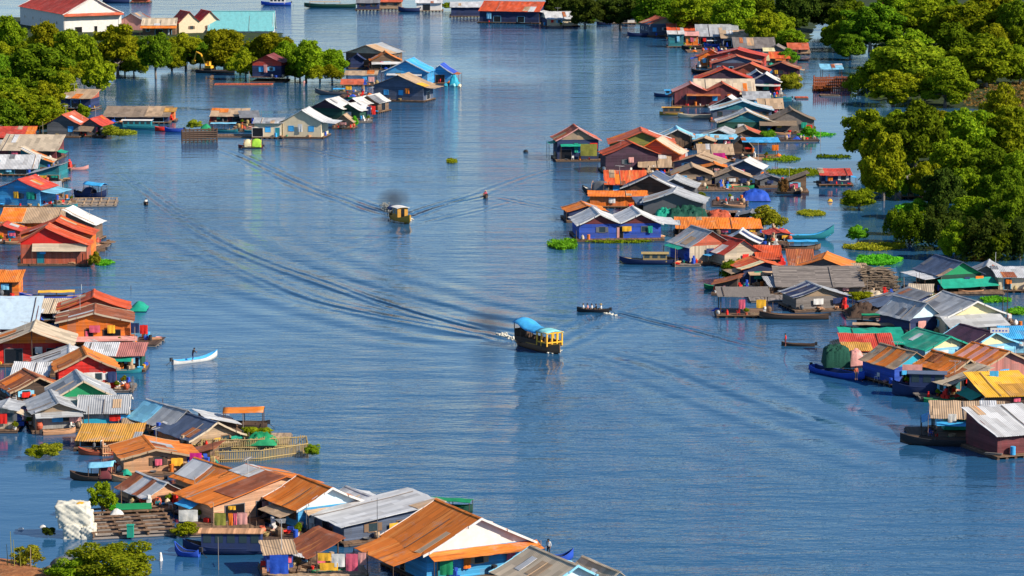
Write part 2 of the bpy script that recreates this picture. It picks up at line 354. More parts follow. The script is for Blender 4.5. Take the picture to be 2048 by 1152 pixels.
        nm = 'door' if t in 'doe' else 'window'
        fo = fm.build(nm, surf(frame if t != 'b' else 's.sky'), root)
        pm = MB(); pm.T = M; pm.box(-ww / 2, ww / 2, -.015, .0 - .003, zb, zb + hh)
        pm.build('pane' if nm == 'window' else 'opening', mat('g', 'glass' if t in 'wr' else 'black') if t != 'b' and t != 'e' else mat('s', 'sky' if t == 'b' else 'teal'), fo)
        if t == 'w' and r_.random() < .75:
            for sg in (-1, 1): sm = MB(); sm.T = M; x0 = sg * (ww / 2 + e); sm.box(min(x0, x0 + sg * ww * .45), max(x0, x0 + sg * ww * .45), -.07, -.035, zb, zb + hh); sm.build('shutter', surf(frame), fo)
        if t == 'd' and r_.random() < .4:
            sm = MB(); sm.T = M; sm.box(-ww / 2, -ww * .12, -.035, -.02, zb + .05, zb + hh * .92); sm.build('door_curtain', mat('c', r_.choice(['pink', 'white', 'lblue', 'rose'])), fo)
    if cl >= 2 and not awn and he - z0 > 1.6 and r_.random() < .6:
        awn = [(r_.choice('LRRL'), r_.choice(['z.zinc', 'r.rust', 'z.zincl', 'r.rustd', 'p.tan', 'c.sky', 'c.jade', 'z.beige']), r_.uniform(.8, .95), r_.uniform(1.0, 1.9), r_.uniform(.3, .6), r_.uniform(0, .3), r_.uniform(.6, 1))]
        if r_.random() < .4: awn.append(('F', awn[0][1], r_.uniform(.75, .9), r_.uniform(.8, 1.3), .35, r_.uniform(0, .5), r_.uniform(.7, 1)))
    # awnings: (side, roof, height fraction of the eave, reach m, drop m, u0, u1)
    for a in awn:
        sd, tt, hf, reach, drop, u0, u1 = a[:7]; n, ux, ctr = frame_of(sd); width = wx[sd]; z1 = z0 + (he - z0) * hf
        rows = []; nn = max(2, int(width * (u1 - u0) / .8))
        for i in range(nn + 1):
            p = ctr + ux * ((u0 + (u1 - u0) * i / nn - .5) * width) + n * .06
            rows.append([(*(p + n * reach * q).xy, z1 - drop * q + r_.uniform(-.03, .03) - .06 * math.sin(q * 3.14)) for q in (0, .33, .66, 1)])
        am = MB(); am.grid(rows, 0, .05); ao = am.build('awning', surf(tt), root)
        for i in (0, len(rows) - 1):
            p = rows[i][-1]; pm = MB(); pm.tube([(p[0], p[1], .1), (p[0], p[1], p[2] - .03)], .05, 5); pm.build('awning_post', mat('s', 'woodd'), ao)
    HOUSES.append((root, label, cl, (FN['F'], hw, hd, he, z0, W / s))); return root
def hash_(t):
    h = 7
    for ch in t: h = (h * 131 + ord(ch)) % 1000003
    return h
# ---------------------------------------------------------------- boats
def boat(label, cx, cy, L, head, beam=1.2, hull='wood', inner='woodd', h=.55, rise=.6, canopy=None, name='boat', cat='boat', z=0.0, stern=.35, group='boats on the water and at the houses', trim=None):
    """canopy: (kind, colour, u0, u1, height, extra)"""
    root = empty(name, at(cx, cy), R(head)); tag(root, label, cat, group)
    n = 15; secs = []
    for i in range(n):
        t = i / (n - 1); x = (t - .5) * L
        b = beam / 2 * max(.04, (math.sin(math.pi * (.13 + .80 * t)) ** .62 if t < .5 else (1 - ((t - .5) / .5) ** 2.3) ** .8)); 
        top = h + rise * max(0, (t - .55) / .45) ** 2 + stern * rise * max(0, (.2 - t) / .2) ** 2
        bot = -.18 + rise * .75 * max(0, (t - .72) / .28) ** 2
        secs.append((x, b, top, bot))
    m = MB(); rows = []
    for x, b, t, bo in secs:
        rows.append([(x, -b, t), (x, -b * .94, bo + (t - bo) * .45), (x, -b * .45, bo), (x, b * .45, bo), (x, b * .94, bo + (t - bo) * .45), (x, b, t)])
    m.grid(rows)
    m.add(rows[0], [tuple(range(6))]); m.add(rows[-1], [tuple(range(6))])
    m.build('hull', mat('s', hull), root, True)
    m = MB(); rows = [[(x, -b * .93, t - .02), (x, -b * .6, min(t - .3, max(bo + .12, .12))), (x, b * .6, min(t - .3, max(bo + .12, .12))), (x, b * .93, t - .02)] for x, b, t, bo in secs]
    m.grid(rows); m.build('inside_planking', mat('s', inner), root)
    m = MB()
    for sg in (-1, 1): m.tube([(x, sg * b * .98, t) for x, b, t, bo in secs], .05, 5)
    m.build('gunwale', mat('s', trim or hull), root)
    m = MB()
    for t in (.25, .6): i = int(t * n); x, b, tt, bo = secs[i]; m.box(x - .12, x + .12, -b * .9, b * .9, tt - .2, tt - .15)
    m.build('thwart', mat('s', inner), root)
    for cn in ([canopy] if canopy and not isinstance(canopy[0], tuple) else canopy or []):
        kd, c_, u0, u1, hh = cn[:5]; x0, x1 = (u0 - .5) * L, (u1 - .5) * L; bb = beam / 2 * .96
        if kd == 'bow':
            m = MB(); m.grid([[(x0 + (x1 - x0) * i / 7, y * bb * 1.1, hh + cn[5] * (1 - i / 7) ** 2 + .42 * (1 - y * y)) for y in (-1, -.75, -.4, 0, .4, .75, 1)] for i in range(8)], 0, .05); m.build('canopy', surf(c_), root, True)
            for x in (x0 + .1, (x0 + x1) / 2, x1 - .1):
                for sg in (-1, 1): m = MB(); m.tube([(x, sg * bb * .93, h * .5), (x, sg * bb * .93, hh + .02)], .05, 5); m.build('canopy_post', mat('s', 'woodd'), root)
        if kd == 'arch':
            m = MB(); rows = []; nn = 7
            for i in range(nn):
                x = x0 + (x1 - x0) * i / (nn - 1); rows.append([(x, -bb * math.cos(a) * 1.04, h * .7 + (hh - h * .7) * (1 - .28 * abs(2 * i / (nn - 1) - 1) ** 3) * math.sin(a) + rng.uniform(-.02, .02)) for a in [math.pi * q / 10 for q in range(11)]])
            m.grid(rows, 0, .04); m.build('canopy', surf(c_), root, True)
            for x in (x0 + .04, x1 - .04):
                m = MB(); m.tube([(x, -bb * .99 * math.cos(math.pi * q / 8), h * .7 + (hh - .06 - h * .7) * math.sin(math.pi * q / 8)) for q in range(9)], .04, 5); m.build('canopy_hoop', mat('s', 'woodl'), root)
        elif kd == 'flat':
            m = MB(); m.grid([[(x0 + (x1 - x0) * i / 6, y * bb * 1.08, hh + .14 * (1 - y * y) + .03 * math.sin(i * 2)) for y in (-1, -.5, 0, .5, 1)] for i in range(7)], 0, .05); m.build('canopy', surf(c_), root)
            for x in (x0 + .1, (x0 + x1) / 2, x1 - .1):
                for sg in (-1, 1): m = MB(); m.tube([(x, sg * bb * .93, h * .5), (x, sg * bb * .93, hh)], .04, 5); m.build('canopy_post', mat('s', 'woodd'), root)
        elif kd == 'cabin':
            m = MB(); m.box(x0, x1, -bb * .9, bb * .9, h * .6, hh); cb = m.build('cabin', surf(c_), root)
            m = MB(); m.grid([[(x0 - .3 + (x1 - x0 + .6) * i / 5, y * bb * 1.08, hh + .03 + .16 * (1 - y * y)) for y in (-1, -.5, 0, .5, 1)] for i in range(6)], 0, .06); m.build('cabin_roof', surf(cn[5]), root)
            nw = max(2, int((x1 - x0) / 1.1))
            for i in range(nw):
                xc = x0 + (x1 - x0) * (i + .5) / nw; w2 = (x1 - x0) / nw * .33
                for sg in (-1, 1): m = MB(); y = sg * bb * .9; m.box(xc - w2, xc + w2, min(y, y + sg * .02), max(y, y + sg * .02), h + (hh - h) * .35, hh - .12); m.build('cabin_window', mat('g', 'glass'), cb)
            m = MB(); m.box(x1, x1 + .02, -bb * .3, bb * .3, h * .65, hh - .15); m.build('cabin_door', mat('g', 'black'), cb)
    m = MB(); x, b, t, bo = secs[0]; m.box(x - .35, x - .02, -.14, .14, t - .25, t + .2); m.tube([(x - .2, 0, t - .2), (x - 1.0, .1, -.1)], .03, 5); m.build('outboard_motor', mat('s', 'dark'), root)
    return root
# ---------------------------------------------------------------- foliage
def leaf_mesh(name, C, Nn, size, rs, asp=.55):
    """one small four-sided leaf spray per centre, facing roughly along its normal"""
    n = len(C); t = rs.normal(size=(n, 3)); t -= Nn * (t * Nn).sum(1)[:, None]; t /= np.linalg.norm(t, axis=1)[:, None] + 1e-9
    b = np.cross(Nn, t); sz = (size * rs.uniform(.6, 1.35, n))[:, None]; dr = Nn * sz * rs.uniform(-.25, .1, n)[:, None]
    V = np.stack([C - t * sz, C - b * sz * asp + dr, C + t * sz, C + b * sz * asp + dr], 1).reshape(-1, 3)
    me = bpy.data.meshes.new(name); me.vertices.add(4 * n); me.vertices.foreach_set('co', V.ravel()); me.loops.add(4 * n); me.polygons.add(n)
    me.loops.foreach_set('vertex_index', np.arange(4 * n, dtype=np.int32)); me.polygons.foreach_set('loop_start', np.arange(0, 4 * n, 4, dtype=np.int32)); me.polygons.foreach_set('loop_total', np.full(n, 4, np.int32))
    me.update(); me.validate(); return me
def crown_points(rs, n, rx, rz, zc, nl, lr, low=-.35, tall=0):
    """lobes spread over an ellipsoid; leaf sprays on the outside of the lobes"""
    L = []
    for i in range(nl):
        while 1:
            v = rs.normal(size=3); v /= np.linalg.norm(v)
            if v[2] > low: break
        q = rs.uniform(.45, .86); L.append((np.array([v[0] * rx * q, v[1] * rx * q, zc + v[2] * rz * q]), lr * rs.uniform(.65, 1.3)))
    L.append((np.array([0, 0, zc]), min(rx, rz) * .62))
    w = np.array([l[1] ** 2 for l in L]); k = rs.choice(len(L), size=n * 2, p=w / w.sum())
    v = rs.normal(size=(n * 2, 3)); v[:, 2] += .25; v /= np.linalg.norm(v, axis=1)[:, None]
    c0 = np.array([l[0] for l in L])[k]; r0 = np.array([l[1] for l in L])[k]
    C = c0 + v * (r0 * (1 + .16 * rs.normal(size=n * 2) * (rs.random(n * 2) < .5) - .25 * rs.random(n * 2) ** 2))[:, None] * np.array([1, 1, .82])
    keep = np.ones(len(C), bool)
    for c, r in L: keep &= np.linalg.norm((C - c) / np.array([1, 1, .82]), axis=1) > r * .62
    C, v = C[keep][:n], v[keep][:n]
    Nn = v + rs.normal(size=v.shape) * .6; Nn /= np.linalg.norm(Nn, axis=1)[:, None]; return C, Nn, L
TREE = {}
def tree_proto(kind):
    if kind in TREE: return TREE[kind]
    rs = np.random.default_rng(hash_(kind)); rr = random.Random(kind)
    # every proto is 10 m tall and 10 m wide, scaled per tree
    if kind.startswith('round'): C, Nn, L = crown_points(rs, 12500, 4.7, 4.8, 5.2, 64, .95, -.9)
    elif kind.startswith('wide'): C, Nn, L = crown_points(rs, 13500, 4.8, 4.9, 5.1, 74, .85, -.95)
    elif kind.startswith('open'): C, Nn, L = crown_points(rs, 8000, 4.7, 4.6, 5.4, 52, .8, -.75)
    elif kind.startswith('willow'):
        C, Nn, L = crown_points(rs, 8000, 4.6, 4.4, 5.0, 40, .85, -.9); C[:, 2] -= np.abs(rs.normal(size=len(C))) * 1.1; C[:, 2] = np.maximum(C[:, 2], .1)
    elif kind.startswith('bush'): C, Nn, L = crown_points(rs, 14000, 4.8, 4.6, 4.7, 60, .9, -.9); C[:, 2] = np.maximum(C[:, 2], .05)
    elif kind.startswith('shrub'): C, Nn, L = crown_points(rs, 4200, 4.7, 4.6, 4.6, 26, 1.3, -.8); C[:, 2] = np.maximum(C[:, 2], .05)
    elif kind.startswith('sparse'): C, Nn, L = crown_points(rs, 2600, 4.7, 4.4, 5.2, 34, .8, -.7)
    size = .30 if not kind.startswith(('sparse', 'shrub')) else .36
    if kind.startswith('bush'): size = .20
    me = leaf_mesh('crown', C, Nn, size, rs)
    tm = MB(); zf = .0
    tm.tube([(0, 0, -.6), (.08, .05, 1.2), (.15, -.1, 2.6), (0, .1, 4.6), (.1, 0, 6.5)], [.34, .25, .2, .13, .05], 7)
    for c, r in L[:11]:
        z0 = rr.uniform(1.2, 3.2); mid = (c[0] * .45, c[1] * .45, z0 + (c[2] - z0) * .6); tm.tube([(0, 0, z0), mid, tuple(c)], [.13, .08, .025], 5)
    tme = bpy.data.meshes.new('trunk'); tme.from_pydata(tm.v, [], tm.f); tme.polygons.foreach_set('use_smooth', [True] * len(tme.polygons)); tme.materials.append(mat('s', 'woodg'))
    TREE[kind] = (me, tme); return TREE[kind]
def plant(label, cx, by, ty, w, kind, tone, name='tree', cat='tree', group='trees standing in the flood water', trunk=True, z=0.0):
    me, tme = tree_proto(kind); s = S(by); h = VM(by - ty, by); wm = w / s
    root = empty(name, at(cx, by, z), rng.uniform(0, 6.28)); root.scale = (wm / 10, wm / 10, h / 10); tag(root, label, cat, group)
    o = link('crown' if name == 'tree' else 'foliage', me, root)
    if not me.materials: me.materials.append(mat('leaf', 'mid'))
    o.material_slots[0].link = 'OBJECT'; o.material_slots[0].material = mat('leaf', tone)
    if trunk: link('trunk' if name == 'tree' else 'stem', tme, root)
    return root
def scatter_leaves(name, pts_px, n, size, tone, h=.35, jag=.12, z=0.02, parent=None, up=.8):
    """low mat of leaves inside an outline given on the ground"""
    rs = np.random.default_rng(hash_(name + str(pts_px[0]))); poly = [at(x, y) for x, y in pts_px]
    X = np.array([p.x for p in poly]); Y = np.array([p.y for p in poly]); out = []
    ctr = np.array([X.mean(), Y.mean()])
    while len(out) < n:
        q = np.column_stack([rs.uniform(X.min(), X.max(), 4 * n), rs.uniform(Y.min(), Y.max(), 4 * n)]); ins = np.zeros(len(q), bool); j = len(X) - 1
        for i in range(len(X)):
            cnd = ((Y[i] > q[:, 1]) != (Y[j] > q[:, 1])) & (q[:, 0] < (X[j] - X[i]) * (q[:, 1] - Y[i]) / (Y[j] - Y[i] + 1e-9) + X[i]); ins ^= cnd; j = i
        q = q[ins]; q += rs.normal(size=q.shape) * jag; out += list(q)
    q = np.array(out[:n]); g = np.sin(q[:, 0] * 1.7) * np.cos(q[:, 1] * 1.1) * .5 + .5
    C = np.column_stack([q - ctr, z + h * rs.random(n) * (.35 + .65 * g)]); Nn = rs.normal(size=(n, 3)) * .5; Nn[:, 2] += up; Nn /= np.linalg.norm(Nn, axis=1)[:, None]
    me = leaf_mesh(name, C, Nn, size, rs); me.materials.append(mat('leaf', tone)); o = link(name, me, parent); o.location = (ctr[0], ctr[1], 0); return o
def ellipse(cx, cy, rx, ry, n=14, j=.25):
    r_ = random.Random(cx * 31 + cy); return [(cx + rx * math.cos(2 * math.pi * i / n) * r_.uniform(1 - j, 1 + j), cy + ry * math.sin(2 * math.pi * i / n) * r_.uniform(1 - j, 1 + j)) for i in range(n)]
# ---------------------------------------------------------------- land patches
def bank(name, pts_px, hmax, tone, step=1.0, edge=.12, kind='structure'):
    P_ = [at(x, y) for x, y in pts_px]; X = np.array([p.x for p in P_]); Y = np.array([p.y for p in P_])
    xs = np.arange(X.min() - 2, X.max() + 2, step); ys = np.arange(Y.min() - 2, Y.max() + 2, step); gx, gy = np.meshgrid(xs, ys); ins = np.zeros(gx.shape, bool); dist = np.full(gx.shape, 1e9); j = len(X) - 1
    for i in range(len(X)):
        ins ^= ((Y[i] > gy) != (Y[j] > gy)) & (gx < (X[j] - X[i]) * (gy - Y[i]) / (Y[j] - Y[i] + 1e-9) + X[i])
        ex, ey = X[i] - X[j], Y[i] - Y[j]; t = np.clip(((gx - X[j]) * ex + (gy - Y[j]) * ey) / (ex * ex + ey * ey + 1e-9), 0, 1); dist = np.minimum(dist, np.hypot(gx - X[j] - t * ex, gy - Y[j] - t * ey)); j = i
    sd = np.where(ins, dist, -dist) + 1.1 * np.sin(gx * .5 + 1.3 * np.sin(gy * .31)) * np.cos(gy * .43 + gx * .11); rs = np.random.default_rng(5)
    hz = np.clip(sd * edge, -1.2, hmax) + rs.uniform(-.05, .05, gx.shape) * (sd > 0) + np.where(sd > 2, .18 * np.sin(gx * .35) * np.cos(gy * .28) * min(1, hmax), 0)
    nx, ny = len(xs), len(ys); ok = (sd > -6); cx_, cy_ = X.mean(), Y.mean()
    m = MB(); idx = {}
    for r in range(ny - 1):
        for c in range(nx - 1):
            if ok[r, c] and ok[r + 1, c] and ok[r, c + 1] and ok[r + 1, c + 1]:
                f = []
                for a, b in ((r, c), (r, c + 1), (r + 1, c + 1), (r + 1, c)):
                    if (a, b) not in idx: idx[(a, b)] = len(m.v); m.v.append((xs[b] - cx_, ys[a] - cy_, float(hz[a, b])))
                    f.append(idx[(a, b)])
                m.f.append(tuple(f)); m.m.append(0)
    o = m.build(name, mat('soil', tone), None, True); o.location = (cx_, cy_, 0); o['kind'] = kind; return o
# ---------------------------------------------------------------- people
def figure(kind):
    """one continuous skinned body, metres, feet or seat at z = 0, facing +x"""
    if kind == 'stand': J = dict(pel=(0, 0, .92), sp=(0, 0, 1.15), ch=(.01, 0, 1.36), nk=(.02, 0, 1.50), hd=(.05, 0, 1.62), tp=(.04, 0, 1.72), sl=(0, .19, 1.43), el=(-.03, .26, 1.16), wl=(.08, .25, .95), sr=(0, -.19, 1.43), er=(-.02, -.27, 1.17), wr=(.12, -.22, .98), hl=(0, .10, .88), kl=(.03, .11, .48), al=(-.02, .12, .08), tl=(.14, .14, .04), hr=(0, -.10, .88), kr=(.03, -.11, .48), ar=(-.02, -.12, .08), tr=(.14, -.14, .04))
    elif kind == 'row': J = dict(pel=(-.05, 0, .90), sp=(.04, 0, 1.12), ch=(.12, 0, 1.32), nk=(.19, 0, 1.45), hd=(.25, 0, 1.56), tp=(.25, 0, 1.66), sl=(.12, .19, 1.38), el=(.32, .22, 1.18), wl=(.52, .10, 1.14), sr=(.12, -.19, 1.38), er=(.30, -.22, 1.14), wr=(.48, -.06, 1.02), hl=(-.05, .10, .87), kl=(.12, .13, .48), al=(.08, .14, .08), tl=(.24, .15, .04), hr=(-.05, -.10, .87), kr=(-.08, -.13, .47), ar=(-.26, -.14, .09), tr=(-.11, -.15, .04))
    else: J = dict(pel=(0, 0, .14), sp=(.02, 0, .36), ch=(.05, 0, .56), nk=(.07, 0, .70), hd=(.11, 0, .82), tp=(.11, 0, .92), sl=(.03, .19, .63), el=(.12, .25, .38), wl=(.32, .18, .32), sr=(.03, -.19, .63), er=(.12, -.25, .38), wr=(.32, -.17, .32), hl=(.02, .10, .13), kl=(.42, .16, .30), al=(.50, .14, -.08), tl=(.64, .15, -.10), hr=(.02, -.10, .13), kr=(.42, -.16, .30), ar=(.50, -.14, -.08), tr=(.64, -.15, -.10))
    Rd = dict(pel=.15, sp=.135, ch=.155, nk=.06, hd=.105, tp=.08, s=.075, e=.048, w=.034, h=.09, k=.062, a=.045, t=.038)
    names = list(J); E = [('pel', 'sp'), ('sp', 'ch'), ('ch', 'nk'), ('nk', 'hd'), ('hd', 'tp')]
    for q in 'lr': E += [('ch', 's' + q), ('s' + q, 'e' + q), ('e' + q, 'w' + q), ('pel', 'h' + q), ('h' + q, 'k' + q), ('k' + q, 'a' + q), ('a' + q, 't' + q)]
    rad = [Rd.get(n, Rd.get(n[0])) for n in names]; vs = [J[n] for n in names]; es = [(names.index(a), names.index(b)) for a, b in E]
    for q in 'lr':                                             # palm and five fingers
        w, e = Vector(J['w' + q]), Vector(J['e' + q]); d = (w - e).normalized(); a = d.cross(Vector((0, 1, 0))).normalized(); palm = w + d * .07
        vs.append(tuple(palm)); rad.append(.032); pi = len(vs) - 1; es.append((names.index('w' + q), pi))
        for k in range(4):
            o = a * (k - 1.5) * .021; ln = (.075, .09, .085, .065)[k]; vs += [tuple(palm + o + d * .03), tuple(palm + o + d * (.03 + ln) + Vector((0, -.015 if q == 'l' else .015, 0)))]; rad += [.011, .008]; es += [(pi, len(vs) - 2), (len(vs) - 2, len(vs) - 1)]
        vs.append(tuple(w + d * .05 - a * .05 + Vector((.02, 0, 0)))); rad.append(.011); es.append((pi, len(vs) - 1))
    me = bpy.data.meshes.new('body'); me.from_pydata(vs, es, []); o = bpy.data.objects.new('body', me); col.objects.link(o)
    sk = o.modifiers.new('Skin', 'SKIN'); o.modifiers.new('Subsurf', 'SUBSURF').levels = 1
    if not me.skin_vertices: 
        bm = bmesh.new(); bm.from_mesh(me); bm.verts.layers.skin.verify(); bm.to_mesh(me); bm.free()
    for i, r in enumerate(rad): sv = me.skin_vertices[0].data[i]; sv.radius = (r, r * (1.25 if i == 2 else 1)); sv.use_root = (i == 0)
    dg = bpy.context.evaluated_depsgraph_get(); nm = bpy.data.meshes.new_from_object(o.evaluated_get(dg)); nm.name = 'body'; bpy.data.objects.remove(o)
    nm.materials.clear()
    for c_ in ('skin', 'white', 'navy'): nm.materials.append(mat('s', c_))
    jn = {n: Vector(p) for n, p in J.items()}
    for p in nm.polygons:
        n = min(jn, key=lambda q: (jn[q] - p.center).length)
        p.material_index = 2 if n in ('pel', 'hl', 'hr', 'kl', 'kr') else 1 if n in ('sp', 'ch', 'sl', 'sr', 'el', 'er') else 0; p.use_smooth = True
    hm = MB(); h = jn['hd']; hm.lathe([(.02, .03), (.115, .02), (.125, .07), (.10, .13), (.03, .155)], 10, (h.x - .025, h.y, h.z - .01)); hme = bpy.data.meshes.new('hair'); hme.from_pydata(hm.v, [], hm.f); hme.materials.append(mat('s', 'black'))
    fm = MB(); hx = h.x + .095
    for sy in (-.035, .035): fm.box(hx - .02, hx + .012, sy - .012, sy + .012, h.z - .002, h.z + .012)
    fm.box(hx - .02, hx + .006, -.025, .025, h.z - .062, h.z - .052); fme = bpy.data.meshes.new('eyes_and_mouth'); fme.from_pydata(fm.v, [], fm.f); fme.materials.append(mat('s', 'black'))
    nmz = MB(); nmz.add([(hx, -.015, h.z - .03), (hx, .015, h.z - .03), (hx + .025, 0, h.z - .035), (hx, 0, h.z + .01)], [(0, 1, 2), (0, 2, 3), (1, 3, 2), (0, 3, 1)]); nme = bpy.data.meshes.new('nose'); nme.from_pydata(nmz.v, [], nmz.f); nme.materials.append(mat('s', 'skin'))
    return nm, hme, fme, nme
FIG = {}
def person(label, loc, head, kind='sit', shirt='white', pants='navy', hat=None, group='people on the boats and decks'):
    if kind not in FIG: FIG[kind] = figure(kind)
    b, hme, fme, nme = FIG[kind]; root = empty('person', loc, R(head)); tag(root, label, 'person', group)
    o = link('body', b, root)
    for i, c_ in ((1, shirt), (2, pants)): o.material_slots[i].link = 'OBJECT'; o.material_slots[i].material = mat('s', c_)
    ho = link('hair', hme, root); link('eyes_and_mouth', fme, root); link('nose', nme, root)
    if hat: z = {'sit': .86, 'row': 1.60, 'stand': 1.66}[kind]; x = {'sit': .10, 'row': .24, 'stand': .04}[kind]; m = MB(); m.lathe([(.27, .0), (.27, .015), (.13, .06), (.11, .14), (.03, .16)], 12, (x, 0, z)); m.build('hat', mat('h', hat), root)
    return root
# ---------------------------------------------------------------- small things
CL = {}
def clutter_mesh(kind, c):
    if (kind, c) in CL: return CL[(kind, c)]
    m = MB(); k = 's'; rr = random.Random(kind + c)
    if kind == 'drum': m.lathe([(.27, 0), (.28, .03), (.27, .3), (.285, .32), (.27, .34), (.27, .6), (.285, .62), (.27, .64), (.28, .85), (.25, .87), (.05, .88)], 14)
    elif kind == 'jar': m.lathe([(.2, 0), (.34, .25), (.38, .5), (.30, .72), (.24, .78), (.27, .84), (.22, .84), (.2, .7)], 14)
    elif kind == 'basin': m.lathe([(.25, 0), (.42, .22), (.45, .23), (.42, .24), (.24, .06)], 14)
    elif kind == 'bucket': m.lathe([(.13, 0), (.19, .36), (.2, .37), (.18, .37), (.12, .04)], 12); m.tube([(-.19, 0, .36), (-.1, 0, .5), (.1, 0, .5), (.19, 0, .36)], .012, 4)
    elif kind == 'crate':
        for z in (0, .16, .32): m.box(-.35, .35, -.25, -.22, z, z + .12); m.box(-.35, .35, .22, .25, z, z + .12); m.box(-.35, -.32, -.22, .22, z, z + .12); m.box(.32, .35, -.22, .22, z, z + .12)
        m.box(-.33, .33, -.23, .23, .02, .05)
    elif kind == 'sack':
        rows = [[(.34 * math.cos(a) * q * rr.uniform(.9, 1.1), .26 * math.sin(a) * q * rr.uniform(.9, 1.1), z) for a in [2 * math.pi * i / 11 for i in range(12)]] for q, z in ((.7, 0), (1, .12), (1, .35), (.8, .52), (.35, .62), (.25, .7))]; m.grid(rows); m.add(rows[-1], [tuple(range(12))]); k = 'c'
    elif kind == 'basket': m.lathe([(.25, 0), (.36, .2), (.38, .38), (.40, .40), (.36, .40), (.22, .08)], 16); k = 'h'
    elif kind == 'bundle':
        for i in range(9): y, z = rr.uniform(-.25, .25), rr.uniform(.06, .3); m.tube([(-.6 + rr.uniform(-.1, .1), y, z), (.6 + rr.uniform(-.1, .1), y + rr.uniform(-.06, .06), z)], .06, 6)
        m.tube([(0, -.32, .0), (0, -.3, .36), (0, .3, .36), (0, .32, 0)], .02, 4)
    elif kind == 'chair':
        m.box(-.22, .22, -.22, .22, .40, .44); m.box(-.22, .22, .19, .23, .44, .85)
        for x in (-.19, .19):
            for y in (-.19, .19): m.tube([(x, y, .4), (x * 1.15, y * 1.15, 0)], .025, 5)
            m.box(x - .02, x + .02, -.2, .2, .6, .63)
    elif kind == 'boxes':
        for x, y, z, q in ((-.3, 0, 0, .28), (.28, .05, 0, .26), (-.05, .02, .52, .27), (.1, 0, 1.0, .2)): m.box(x - q, x + q, y - q * .8, y + q * .8, z, z + q * 1.75, rot=('Z', rr.uniform(-.3, .3)))
    elif kind == 'planks':
        for i in range(10): z = .03 + .07 * (i // 3); y = -.3 + .3 * (i % 3) + rr.uniform(-.05, .05); m.box(-1.1 + rr.uniform(-.2, .2), 1.1 + rr.uniform(-.2, .2), y - .12, y + .12, z, z + .055, rot=('Z', rr.uniform(-.12, .12)))
    elif kind == 'gas': m.lathe([(.14, 0), (.17, .04), (.17, .42), (.13, .52), (.05, .55), (.05, .6), (.1, .6), (.1, .68), (.02, .68)], 12)
    elif kind == 'fishtrap':
        m.lathe([(.30, 0), (.42, .25), (.42, .7), (.2, .95), (.16, .93), (.36, .68)], 12); k = 'h'
    elif kind == 'tarpaulin':
        rows = [[((i / 6 - .5) * 1.5, (j / 6 - .5) * 1.1, max(0, .55 * math.cos((i / 6 - .5) * 2.9) * math.cos((j / 6 - .5) * 2.9) + rr.uniform(-.07, .07))) for i in range(7)] for j in range(7)]; m.grid(rows); k = 'c'
    me = bpy.data.meshes.new(kind); me.from_pydata(m.v, [], m.f); me.materials.append(mat(k, c)); CL[(kind, c)] = me; return me
CNAME = dict(blue='blue', red='red', white='white', jade='green', yellow='yellow', tan='tan', straw='straw', rust='rusty', pink='pink', dark='dark', sky='light blue', woodl='pale wooden', greyd='grey', brick='clay', wood='brown', lblue='pale blue', orange='orange', green='dark green', teal='teal', beige='beige', woodg='weathered')
CKIND = [('drum', ('blue', 'rust', 'dark', 'sky')), ('jar', ('brick', 'greyd', 'tan')), ('basin', ('pink', 'sky', 'red', 'greyd')), ('bucket', ('red', 'jade', 'white', 'yellow')), ('crate', ('woodl', 'red', 'blue', 'wood')), ('sack', ('white', 'beige', 'straw')), ('basket', ('straw', 'tan', 'woodl')), ('bundle', ('wood', 'woodl', 'tan')), ('chair', ('red', 'blue', 'white')), ('tarpaulin', ('blue', 'jade', 'dark', 'orange')), ('pot', ('brick', 'white')), ('boxes', ('tan', 'blue', 'white', 'red')), ('planks', ('wood', 'woodg', 'woodl')), ('gas', ('red', 'greyd')), ('fishtrap', ('straw', 'wood'))]
KW = dict(drum='drum', jar='water jar', basin='basin', bucket='bucket', crate='crate', sack='stuffed sack', basket='basket', bundle='bundle of poles', chair='chair', tarpaulin='bundled tarpaulin', pot='potted plant', boxes='stack of boxes', planks='heap of planks', gas='gas cylinder', fishtrap='wicker fish trap')
NM = dict(drum='drum', jar='water_jar', basin='basin', bucket='bucket', crate='crate', sack='sack', basket='basket', bundle='pole_bundle', chair='chair', tarpaulin='tarpaulin', pot='potted_plant', boxes='box_stack', planks='plank_heap', gas='gas_cylinder', fishtrap='fish_trap')
